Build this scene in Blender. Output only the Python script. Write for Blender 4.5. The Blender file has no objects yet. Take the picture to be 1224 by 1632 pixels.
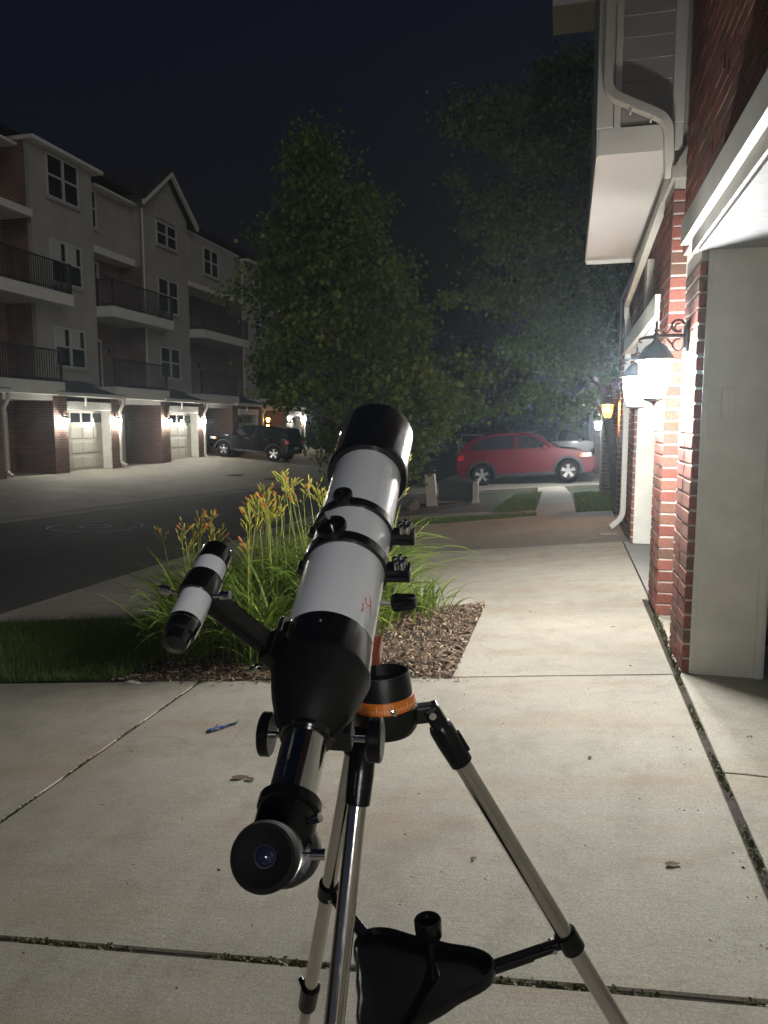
import bpy, bmesh, math, random
from mathutils import Vector, Matrix
R = math.radians
random.seed(7)
SC = bpy.context.scene
COL = SC.collection

# ------------------------------------------------------------------ camera
FPX = 1200.0                                   # focal length in pixels of a 1224 x 1632 frame
PITCH = math.atan(141 / FPX)
YAW = math.atan(293 * math.cos(PITCH) / FPX)
EYE = Vector((0, 0, 1.32))
FWD = Vector((-math.sin(YAW) * math.cos(PITCH), math.cos(YAW) * math.cos(PITCH), -math.sin(PITCH)))
RGT = Vector((math.cos(YAW), math.sin(YAW), 0))
UPV = RGT.cross(FWD)
cam = bpy.data.cameras.new('camera')
cam.sensor_fit = 'VERTICAL'
cam.sensor_height = 36
cam.lens = FPX / 1632 * 36
cam.clip_start = 0.05
cam.clip_end = 2000
cam_o = bpy.data.objects.new('camera', cam)
COL.objects.link(cam_o)
cam_o.matrix_world = Matrix(((RGT.x, UPV.x, -FWD.x, EYE.x), (RGT.y, UPV.y, -FWD.y, EYE.y), (RGT.z, UPV.z, -FWD.z, EYE.z), (0, 0, 0, 1)))
SC.camera = cam_o

# ------------------------------------------------------------------ night sky
world = bpy.data.worlds.new('World')
SC.world = world
world.use_nodes = True
wn = world.node_tree.nodes
wl = world.node_tree.links
wbg = wn['Background']
sky_t = wn.new('ShaderNodeTexSky')
sky_t.sky_type = 'NISHITA'
sky_t.sun_disc = False
sky_t.sun_elevation = R(-4.0)
sky_t.sun_rotation = R(200)
sky_t.air_density = 1.0
sky_t.dust_density = 0.3
sky_t.ozone_density = 1.0
tint = wn.new('ShaderNodeMix')
tint.data_type = 'RGBA'
tint.blend_type = 'MULTIPLY'
tint.inputs[0].default_value = 1.0
tint.inputs[7].default_value = (0.50, 0.62, 1.0, 1)
wl.new(sky_t.outputs[0], tint.inputs[6])
wl.new(tint.outputs[2], wbg.inputs[0])
wbg.inputs[1].default_value = 0.42

# fill added behind the camera for distant lamps: one very weak broad sun
sun = bpy.data.lights.new('sun', 'SUN')
sun.energy = 0.25
sun.angle = R(40)
sun.color = (1.0, 0.97, 0.92)
sun_o = bpy.data.objects.new('sun', sun)
COL.objects.link(sun_o)
sd = Vector((-0.62, 0.60, -0.42))
sun_o.rotation_euler = sd.to_track_quat('-Z', 'Y').to_euler()
sun_o.location = (3, -5, 12)

SC.view_settings.view_transform = 'Standard'
SC.view_settings.look = 'None'
SC.view_settings.exposure = 0.26
SC.view_settings.gamma = 1.0
SC.render.engine = 'CYCLES'
SC.cycles.use_denoising = True
SC.cycles.max_bounces = 6
SC.cycles.diffuse_bounces = 3
SC.cycles.glossy_bounces = 3
SC.cycles.transmission_bounces = 4
SC.cycles.transparent_max_bounces = 6
SC.cycles.sample_clamp_indirect = 4.0
SC.cycles.caustics_reflective = False
SC.cycles.caustics_refractive = False


# ------------------------------------------------------------------ pixel helpers (a pixel gives a direction, a depth comes from the place)
def pray(x, y):
    return FWD + RGT * ((x - 612) / FPX) - UPV * ((y - 816) / FPX)


def dep(x, y, t):
    return EYE + pray(x, y) * t


def onx(x, y, X):
    d = pray(x, y)
    return EYE + d * ((X - EYE.x) / d.x)


def to_px(P):
    v = Vector(P) - EYE
    z = v.dot(FWD)
    return (612 + FPX * v.dot(RGT) / z, 816 - FPX * v.dot(UPV) / z)


def cl(v, a, b):
    return max(a, min(b, v))


# ------------------------------------------------------------------ terrain: drives fall to the road on either side, and the row falls away
FARE = [(-60, -12.2), (8, -12.0), (13.6, -11.77), (16.4, -11.4), (20.3, -10.95), (27.2, -9.9), (36, -8.9), (50, -8.0), (400, -8.0)]


def interp(tab, v):
    if v <= tab[0][0]:
        return tab[0][1]
    for (a, b), (c, d) in zip(tab, tab[1:]):
        if v <= c:
            return b + (d - b) * (v - a) / (c - a)
    return tab[-1][1]


def xfar(y):
    return interp(FARE, y)


def road_z(y):
    return -0.60 - 0.015 * cl(y - 6, 0, 20)


def gz(x, y):
    rz = road_z(y)
    xf = xfar(y)
    if x < xf:
        base = -0.38 + 0.15 * cl((y - 29) / 4, 0, 1)
        u = cl((xf - x) / (xf + 17.2), 0, 1)
        return rz + (base - rz) * u
    if x < -5.2:
        return rz
    u = cl((x + 5.2) / 5.8, 0, 1)
    return 0.095 * (min(x, 0.59) - 0.59) + u * (-0.035 * cl(y - 11.9, 0, 12)) + (1 - u) * (rz + 0.60)


def on_ground(x, y, dz=0.0):
    d = pray(x, y)
    t = 0.5
    while t < 200:
        P = EYE + d * t
        if P.z < gz(P.x, P.y) + dz:
            a, b = t - 0.1, t
            for _ in range(24):
                m = (a + b) / 2
                P = EYE + d * m
                if P.z < gz(P.x, P.y) + dz:
                    b = m
                else:
                    a = m
            return EYE + d * b
        t += 0.1
    return EYE + d * t


# ------------------------------------------------------------------ objects
def thing(name, label, cat, loc=(0, 0, 0), rot=None, group=None):
    o = bpy.data.objects.new(name, None)
    o.empty_display_size = 0.2
    COL.objects.link(o)
    m = Matrix.Translation(Vector(loc))
    if rot is not None:
        m = m @ rot.to_4x4()
    o.matrix_world = m
    o['label'] = label
    o['category'] = cat
    if group:
        o['group'] = group
    o['_m'] = 0
    del o['_m']
    return o


def tag(o, label, cat, group=None):
    o['label'] = label
    o['category'] = cat
    if group:
        o['group'] = group
    return o


def wmat(o):
    m = o.matrix_basis.copy()
    while o.parent:
        o = o.parent
        m = o.matrix_basis @ m
    return m


class MB:
    def __init__(s):
        s.v = []
        s.f = []

    def add(s, vs, fs):
        n = len(s.v)
        s.v += [Vector(a) for a in vs]
        s.f += [[n + i for i in f] for f in fs]
        return s

    def box(s, a, b, m=None):
        x0, y0, z0 = a
        x1, y1, z1 = b
        vs = [Vector(p) for p in ((x0, y0, z0), (x1, y0, z0), (x1, y1, z0), (x0, y1, z0), (x0, y0, z1), (x1, y0, z1), (x1, y1, z1), (x0, y1, z1))]
        if m is not None:
            vs = [m @ p for p in vs]
        return s.add(vs, [(0, 3, 2, 1), (4, 5, 6, 7), (0, 1, 5, 4), (1, 2, 6, 5), (2, 3, 7, 6), (3, 0, 4, 7)])

    def obox(s, c, u, v, w, hu, hv, hw):
        c, u, v, w = Vector(c), Vector(u).normalized(), Vector(v).normalized(), Vector(w).normalized()
        m = Matrix((u, v, w)).transposed().to_4x4()
        m.translation = c
        return s.box((-hu, -hv, -hw), (hu, hv, hw), m)

    def lathe(s, o, ax, prof, n=24, caps=True, ref=None):
        o, ax = Vector(o), Vector(ax).normalized()
        ref = Vector(ref) if ref is not None else (Vector((0, 0, 1)) if abs(ax.z) < 0.9 else Vector((1, 0, 0)))
        e1 = (ref - ax * ref.dot(ax)).normalized()
        e2 = ax.cross(e1)
        vs, fs = [], []
        for (t, r) in prof:
            for k in range(n):
                a = 2 * math.pi * k / n
                vs.append(o + ax * t + (e1 * math.cos(a) + e2 * math.sin(a)) * r)
        for i in range(len(prof) - 1):
            for k in range(n):
                k2 = (k + 1) % n
                fs.append((i * n + k, i * n + k2, (i + 1) * n + k2, (i + 1) * n + k))
        if caps:
            if prof[0][1] > 1e-6:
                fs.append(tuple(reversed(range(n))))
            if prof[-1][1] > 1e-6:
                fs.append(tuple(range((len(prof) - 1) * n, len(prof) * n)))
        return s.add(vs, fs)

    def cyl(s, p, q, r0, r1=None, n=16):
        p, q = Vector(p), Vector(q)
        L = (q - p).length
        return s.lathe(p, q - p, [(0, r0), (L, r0 if r1 is None else r1)], n)

    def tube(s, pts, r, n=8, caps=True):
        pts = [Vector(p) for p in pts]
        rs = r if isinstance(r, (list, tuple)) else [r] * len(pts)
        vs, fs = [], []
        prev = None
        for i, p in enumerate(pts):
            d = (pts[min(i + 1, len(pts) - 1)] - pts[max(i - 1, 0)]).normalized()
            if prev is None:
                ref = Vector((0, 0, 1)) if abs(d.z) < 0.9 else Vector((1, 0, 0))
                e1 = (ref - d * ref.dot(d)).normalized()
            else:
                e1 = (prev - d * prev.dot(d)).normalized()
            prev = e1
            e2 = d.cross(e1)
            for k in range(n):
                a = 2 * math.pi * k / n
                vs.append(p + (e1 * math.cos(a) + e2 * math.sin(a)) * rs[i])
        for i in range(len(pts) - 1):
            for k in range(n):
                k2 = (k + 1) % n
                fs.append((i * n + k, i * n + k2, (i + 1) * n + k2, (i + 1) * n + k))
        if caps:
            fs.append(tuple(reversed(range(n))))
            fs.append(tuple(range((len(pts) - 1) * n, len(pts) * n)))
        return s.add(vs, fs)

    def sweep(s, pts, w, h, side):
        """rectangular pipe: w along 'side', h across"""
        pts = [Vector(p) for p in pts]
        vs, fs = [], []
        for i, p in enumerate(pts):
            d = (pts[min(i + 1, len(pts) - 1)] - pts[max(i - 1, 0)]).normalized()
            sd_ = Vector(side)
            e1 = (sd_ - d * sd_.dot(d)).normalized()
            e2 = d.cross(e1)
            for a, b in ((-1, -1), (1, -1), (1, 1), (-1, 1)):
                vs.append(p + e1 * (a * w / 2) + e2 * (b * h / 2))
        for i in range(len(pts) - 1):
            for k in range(4):
                k2 = (k + 1) % 4
                fs.append((i * 4 + k, i * 4 + k2, (i + 1) * 4 + k2, (i + 1) * 4 + k))
        fs.append((3, 2, 1, 0))
        m = (len(pts) - 1) * 4
        fs.append((m, m + 1, m + 2, m + 3))
        return s.add(vs, fs)

    def prism(s, poly, d0, d1, fn):
        """poly of 2-D points extruded from d0 to d1; fn(u, v, d) -> point"""
        n = len(poly)
        vs = [fn(u, v, d0) for u, v in poly] + [fn(u, v, d1) for u, v in poly]
        fs = [tuple(reversed(range(n))), tuple(range(n, 2 * n))]
        for k in range(n):
            k2 = (k + 1) % n
            fs.append((k, k2, n + k2, n + k))
        return s.add(vs, fs)

    def quad(s, a, b, c, d):
        return s.add([a, b, c, d], [(0, 1, 2, 3)])

    def build(s, name, mat, parent=None, smooth=None, bevel=0, world=True, kind=None, bseg=2, fix=True):
        me = bpy.data.meshes.new(name)
        vs = s.v
        if parent is not None and world:
            inv = wmat(parent).inverted()
            vs = [inv @ p for p in vs]
        me.from_pydata([tuple(p) for p in vs], [], s.f)
        if fix and len(s.f) < 20000:
            bm = bmesh.new()
            bm.from_mesh(me)
            bmesh.ops.recalc_face_normals(bm, faces=bm.faces)
            bm.to_mesh(me)
            bm.free()
        me.materials.append(mat)
        if smooth is not None:
            me.shade_smooth()
            me.set_sharp_from_angle(angle=R(smooth))
        o = bpy.data.objects.new(name, me)
        COL.objects.link(o)
        if parent is not None:
            o.parent = parent
        if bevel:
            b = o.modifiers.new('bevel', 'BEVEL')
            b.width = bevel
            b.segments = bseg
            b.limit_method = 'ANGLE'
            b.angle_limit = R(40)
        if kind:
            o['kind'] = kind
        return o


def share(name, mesh, parent, loc, rotz=0.0, scale=None):
    """a piece that shares mesh data; loc is given in world axes relative to the parent's frame"""
    o = bpy.data.objects.new(name, mesh)
    COL.objects.link(o)
    o.parent = parent
    o.location = loc
    o.rotation_euler = (0, 0, rotz)
    if scale:
        o.scale = scale
    return o


# ------------------------------------------------------------------ materials
def new_mat(name):
    m = bpy.data.materials.new(name)
    m.use_nodes = True
    nt = m.node_tree
    return m, nt, nt.nodes, nt.links, nt.nodes['Principled BSDF']


def coords(n, l, scale=1.0):
    tc = n.new('ShaderNodeTexCoord')
    mp = n.new('ShaderNodeMapping')
    mp.inputs['Scale'].default_value = (scale,) * 3 if not isinstance(scale, tuple) else scale
    l.new(tc.outputs['Object'], mp.inputs[0])
    return mp.outputs[0]


def noise(n, l, vec, scale, detail=4, rough=0.55):
    t = n.new('ShaderNodeTexNoise')
    t.inputs['Scale'].default_value = scale
    t.inputs['Detail'].default_value = detail
    t.inputs['Roughness'].default_value = rough
    l.new(vec, t.inputs['Vector'])
    return t.outputs['Fac']


def ramp(n, l, fac, stops):
    r = n.new('ShaderNodeValToRGB')
    el = r.color_ramp.elements
    while len(el) < len(stops):
        el.new(0.5)
    for e, (p, c) in zip(el, stops):
        e.position = p
        e.color = (*c, 1) if len(c) == 3 else c
    l.new(fac, r.inputs[0])
    return r.outputs[0]


def mixc(n, l, fac, a, b, mode='MIX'):
    m = n.new('ShaderNodeMix')
    m.data_type = 'RGBA'
    m.blend_type = mode
    for sock, val in ((m.inputs[0], fac), (m.inputs[6], a), (m.inputs[7], b)):
        if hasattr(val, 'is_linked'):
            l.new(val, sock)
        elif isinstance(val, (int, float)):
            sock.default_value = val
        else:
            sock.default_value = (*val, 1)
    return m.outputs[2]


def bump(n, l, h, strength, dist, b):
    bp = n.new('ShaderNodeBump')
    bp.inputs['Strength'].default_value = strength
    bp.inputs['Distance'].default_value = dist
    l.new(h, bp.inputs['Height'])
    l.new(bp.outputs[0], b.inputs['Normal'])
    return bp


def pbr(name, col, rough=0.6, metal=0.0, var=0.12, scale=4.0, bmp=0.0, bscale=60.0, spec=0.5, coat=0.0, rvar=0.0):
    m, nt, n, l, b = new_mat(name)
    v = coords(n, l)
    f = noise(n, l, v, scale, 5)
    lo = tuple(c * (1 - var) for c in col)
    hi = tuple(min(1, c * (1 + var)) for c in col)
    l.new(ramp(n, l, f, [(0.3, lo), (0.7, hi)]), b.inputs['Base Color'])
    b.inputs['Roughness'].default_value = rough
    b.inputs['Metallic'].default_value = metal
    b.inputs['Specular IOR Level'].default_value = spec
    if coat:
        b.inputs['Coat Weight'].default_value = coat
        b.inputs['Coat Roughness'].default_value = 0.05
    if rvar:
        f2 = noise(n, l, v, scale * 3, 4)
        l.new(ramp(n, l, f2, [(0.3, (max(0, rough - rvar),) * 3), (0.7, (rough + rvar,) * 3)]), b.inputs['Roughness'])
    if bmp:
        bump(n, l, noise(n, l, v, bscale, 3), bmp, 0.004, b)
    return m


def emit(name, col, strength):
    m, nt, n, l, b = new_mat(name)
    b.inputs['Base Color'].default_value = (0.8, 0.8, 0.8, 1)
    b.inputs['Emission Color'].default_value = (*col, 1)
    b.inputs['Emission Strength'].default_value = strength
    return m


def m_concrete():
    m, nt, n, l, b = new_mat('concrete')
    v = coords(n, l)
    big = noise(n, l, v, 0.9, 6, 0.6)
    c0 = ramp(n, l, big, [(0.25, (0.255, 0.238, 0.196)), (0.5, (0.335, 0.313, 0.26)), (0.75, (0.395, 0.37, 0.312))])
    st = noise(n, l, coords(n, l, (0.35, 1.6, 1)), 1.7, 5, 0.65)          # rusty and dirty streaks across the slab
    c1 = mixc(n, l, ramp(n, l, st, [(0.50, (0, 0, 0)), (0.68, (0.7, 0.7, 0.7))]), c0, (0.30, 0.235, 0.17))
    fine = noise(n, l, v, 140, 3, 0.7)
    c2 = mixc(n, l, 1.0, c1, ramp(n, l, fine, [(0.3, (0.70, 0.70, 0.70)), (0.7, (1.2, 1.2, 1.2))]), 'MULTIPLY')
    vo = n.new('ShaderNodeTexVoronoi')
    vo.inputs['Scale'].default_value = 55
    l.new(v, vo.inputs['Vector'])
    c3 = mixc(n, l, ramp(n, l, vo.outputs['Distance'], [(0.03, (0.8, 0.8, 0.8)), (0.09, (0, 0, 0))]), c2, (0.22, 0.2, 0.18))
    med = noise(n, l, v, 5.5, 6, 0.7)
    c4 = mixc(n, l, 1.0, c3, ramp(n, l, med, [(0.32, (0.84, 0.84, 0.82)), (0.5, (1.0, 1.0, 1.0)), (0.7, (1.07, 1.07, 1.07))]), 'MULTIPLY')
    # hairline cracks: thin warped lines of a coarse cell pattern, only here and there
    wv = n.new('ShaderNodeVectorMath')
    wv.operation = 'MULTIPLY_ADD'
    nz_ = n.new('ShaderNodeTexNoise')
    nz_.inputs['Scale'].default_value = 2.5
    nz_.inputs['Detail'].default_value = 5
    l.new(v, nz_.inputs['Vector'])
    l.new(nz_.outputs['Color'], wv.inputs[0])
    wv.inputs[1].default_value = (0.5, 0.5, 0.0)
    l.new(v, wv.inputs[2])
    vc = n.new('ShaderNodeTexVoronoi')
    vc.feature = 'DISTANCE_TO_EDGE'
    vc.inputs['Scale'].default_value = 0.42
    l.new(wv.outputs[0], vc.inputs['Vector'])
    ckm = n.new('ShaderNodeMath')
    ckm.operation = 'MULTIPLY'
    l.new(ramp(n, l, vc.outputs['Distance'], [(0.0, (0.3,) * 3), (0.0025, (0, 0, 0))]), ckm.inputs[0])
    l.new(ramp(n, l, noise(n, l, v, 0.8, 2), [(0.5, (0, 0, 0)), (0.58, (1, 1, 1))]), ckm.inputs[1])
    c5 = mixc(n, l, ckm.outputs[0], c4, (0.10, 0.09, 0.075))
    l.new(c5, b.inputs['Base Color'])
    l.new(ramp(n, l, big, [(0.3, (0.72,) * 3), (0.7, (0.92,) * 3)]), b.inputs['Roughness'])
    b.inputs['Specular IOR Level'].default_value = 0.3
    mx = n.new('ShaderNodeMath')
    mx.operation = 'ADD'
    l.new(noise(n, l, v, 260, 2), mx.inputs[0])
    l.new(noise(n, l, coords(n, l, (0.2, 1, 1)), 60, 3), mx.inputs[1])
    bump(n, l, mx.outputs[0], 0.35, 0.003, b)
    return m


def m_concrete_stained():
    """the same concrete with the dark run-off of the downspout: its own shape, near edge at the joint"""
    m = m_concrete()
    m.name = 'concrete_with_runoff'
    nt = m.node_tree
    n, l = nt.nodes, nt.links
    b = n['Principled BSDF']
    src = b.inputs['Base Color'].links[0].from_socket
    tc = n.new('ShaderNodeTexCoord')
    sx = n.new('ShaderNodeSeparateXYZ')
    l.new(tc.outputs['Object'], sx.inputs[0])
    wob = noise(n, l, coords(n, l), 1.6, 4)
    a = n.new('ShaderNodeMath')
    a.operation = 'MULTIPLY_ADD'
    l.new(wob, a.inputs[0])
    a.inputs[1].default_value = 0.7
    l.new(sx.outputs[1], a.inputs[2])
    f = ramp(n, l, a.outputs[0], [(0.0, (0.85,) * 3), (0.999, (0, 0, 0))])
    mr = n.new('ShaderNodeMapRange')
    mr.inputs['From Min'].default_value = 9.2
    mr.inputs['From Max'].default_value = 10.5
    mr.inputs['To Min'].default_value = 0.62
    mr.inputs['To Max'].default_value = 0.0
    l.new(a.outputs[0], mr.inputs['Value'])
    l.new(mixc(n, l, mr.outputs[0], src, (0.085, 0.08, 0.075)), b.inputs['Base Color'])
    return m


def m_asphalt():
    m, nt, n, l, b = new_mat('asphalt')
    v = coords(n, l)
    c0 = ramp(n, l, noise(n, l, v, 0.5, 6, 0.6), [(0.3, (0.055, 0.053, 0.052)), (0.7, (0.085, 0.081, 0.078))])
    c1 = mixc(n, l, 1.0, c0, ramp(n, l, noise(n, l, v, 180, 2, 0.8), [(0.3, (0.6,) * 3), (0.72, (1.6,) * 3)]), 'MULTIPLY')
    ck = noise(n, l, coords(n, l, (1.0, 0.12, 1)), 2.2, 6, 0.7)
    c2 = mixc(n, l, ramp(n, l, ck, [(0.487, (0, 0, 0)), (0.5, (0.7,) * 3), (0.513, (0, 0, 0))]), c1, (0.02, 0.02, 0.02))
    l.new(c2, b.inputs['Base Color'])
    b.inputs['Roughness'].default_value = 0.85
    b.inputs['Specular IOR Level'].default_value = 0.25
    bump(n, l, noise(n, l, v, 200, 2), 0.5, 0.004, b)
    return m


def m_brick_piece():
    m, nt, n, l, b = new_mat('brick')
    oi = n.new('ShaderNodeObjectInfo')
    ge = n.new('ShaderNodeNewGeometry')
    ad = n.new('ShaderNodeMath')
    ad.operation = 'ADD'
    l.new(oi.outputs['Random'], ad.inputs[0])
    l.new(ge.outputs['Random Per Island'], ad.inputs[1])
    fr = n.new('ShaderNodeMath')
    fr.operation = 'FRACT'
    l.new(ad.outputs[0], fr.inputs[0])
    c0 = ramp(n, l, fr.outputs[0], [(0.0, (0.19, 0.065, 0.05)), (0.35, (0.25, 0.09, 0.068)), (0.6, (0.27, 0.105, 0.08)), (0.8, (0.21, 0.10, 0.072)), (1.0, (0.15, 0.085, 0.06))])
    v = coords(n, l)
    c1 = mixc(n, l, 1.0, c0, ramp(n, l, noise(n, l, v, 45, 5, 0.7), [(0.3, (0.72,) * 3), (0.7, (1.25,) * 3)]), 'MULTIPLY')
    l.new(c1, b.inputs['Base Color'])
    b.inputs['Roughness'].default_value = 0.88
    b.inputs['Specular IOR Level'].default_value = 0.25
    bump(n, l, noise(n, l, v, 120, 4), 0.5, 0.004, b)
    return m


def m_brick_tex():
    m, nt, n, l, b = new_mat('far_brick')
    tc = n.new('ShaderNodeTexCoord')
    sx = n.new('ShaderNodeSeparateXYZ')
    l.new(tc.outputs['Object'], sx.inputs[0])
    ad = n.new('ShaderNodeMath')
    l.new(sx.outputs[0], ad.inputs[0])
    l.new(sx.outputs[1], ad.inputs[1])
    cb = n.new('ShaderNodeCombineXYZ')
    l.new(ad.outputs[0], cb.inputs[0])
    l.new(sx.outputs[2], cb.inputs[1])
    br = n.new('ShaderNodeTexBrick')
    br.inputs['Scale'].default_value = 1.0
    br.inputs['Brick Width'].default_value = 0.25
    br.inputs['Row Height'].default_value = 0.079
    br.inputs['Mortar Size'].default_value = 0.007
    br.inputs['Color1'].default_value = (0.19, 0.095, 0.072, 1)
    br.inputs['Color2'].default_value = (0.13, 0.07, 0.054, 1)
    br.inputs['Mortar'].default_value = (0.33, 0.29, 0.25, 1)
    l.new(cb.outputs[0], br.inputs['Vector'])
    c1 = mixc(n, l, 1.0, br.outputs['Color'], ramp(n, l, noise(n, l, coords(n, l), 1.3, 5), [(0.3, (0.75,) * 3), (0.7, (1.15,) * 3)]), 'MULTIPLY')
    l.new(c1, b.inputs['Base Color'])
    b.inputs['Roughness'].default_value = 0.9
    b.inputs['Specular IOR Level'].default_value = 0.2
    bump(n, l, br.outputs['Fac'], -0.5, 0.006, b)
    return m


def m_leaf(name, c_lo, c_mid, c_hi, trans=0.25):
    m, nt, n, l, b = new_mat(name)
    ge = n.new('ShaderNodeNewGeometry')
    cc = ramp(n, l, ge.outputs['Random Per Island'], [(0.0, c_lo), (0.6, c_mid), (1.0, c_hi)])
    l.new(cc, b.inputs['Base Color'])
    b.inputs['Roughness'].default_value = 0.55
    b.inputs['Specular IOR Level'].default_value = 0.3
    tr = n.new('ShaderNodeBsdfTranslucent')
    l.new(cc, tr.inputs['Color'])
    mx = n.new('ShaderNodeMixShader')
    mx.inputs[0].default_value = trans
    l.new(b.outputs[0], mx.inputs[1])
    l.new(tr.outputs[0], mx.inputs[2])
    l.new(mx.outputs[0], n['Material Output'].inputs[0])
    return m


def m_chip():
    m, nt, n, l, b = new_mat('wood_chip')
    ge = n.new('ShaderNodeNewGeometry')
    l.new(ramp(n, l, ge.outputs['Random Per Island'], [(0.0, (0.04, 0.026, 0.017)), (0.45, (0.11, 0.072, 0.045)), (0.8, (0.26, 0.185, 0.12)), (1.0, (0.48, 0.38, 0.26))]), b.inputs['Base Color'])
    b.inputs['Roughness'].default_value = 0.9
    return m


def m_amber_glass():
    m, nt, n, l, b = new_mat('amber_lantern_glass')
    em = n.new('ShaderNodeEmission')
    em.inputs[0].default_value = (1.0, 0.52, 0.14, 1)
    em.inputs[1].default_value = 3.0
    tr = n.new('ShaderNodeBsdfTransparent')
    tr.inputs[0].default_value = (1, 0.9, 0.7, 1)
    mx = n.new('ShaderNodeMixShader')
    mx.inputs[0].default_value = 0.45
    l.new(tr.outputs[0], mx.inputs[1])
    l.new(em.outputs[0], mx.inputs[2])
    l.new(mx.outputs[0], n['Material Output'].inputs[0])
    return m


def m_glass_dark(name, col=(0.012, 0.014, 0.017), rough=0.06):
    m, nt, n, l, b = new_mat(name)
    b.inputs['Base Color'].default_value = (*col, 1)
    b.inputs['Roughness'].default_value = rough
    b.inputs['Specular IOR Level'].default_value = 0.6
    v = coords(n, l)
    bump(n, l, noise(n, l, v, 1.2, 2), 0.03, 0.02, b)
    return m


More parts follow.
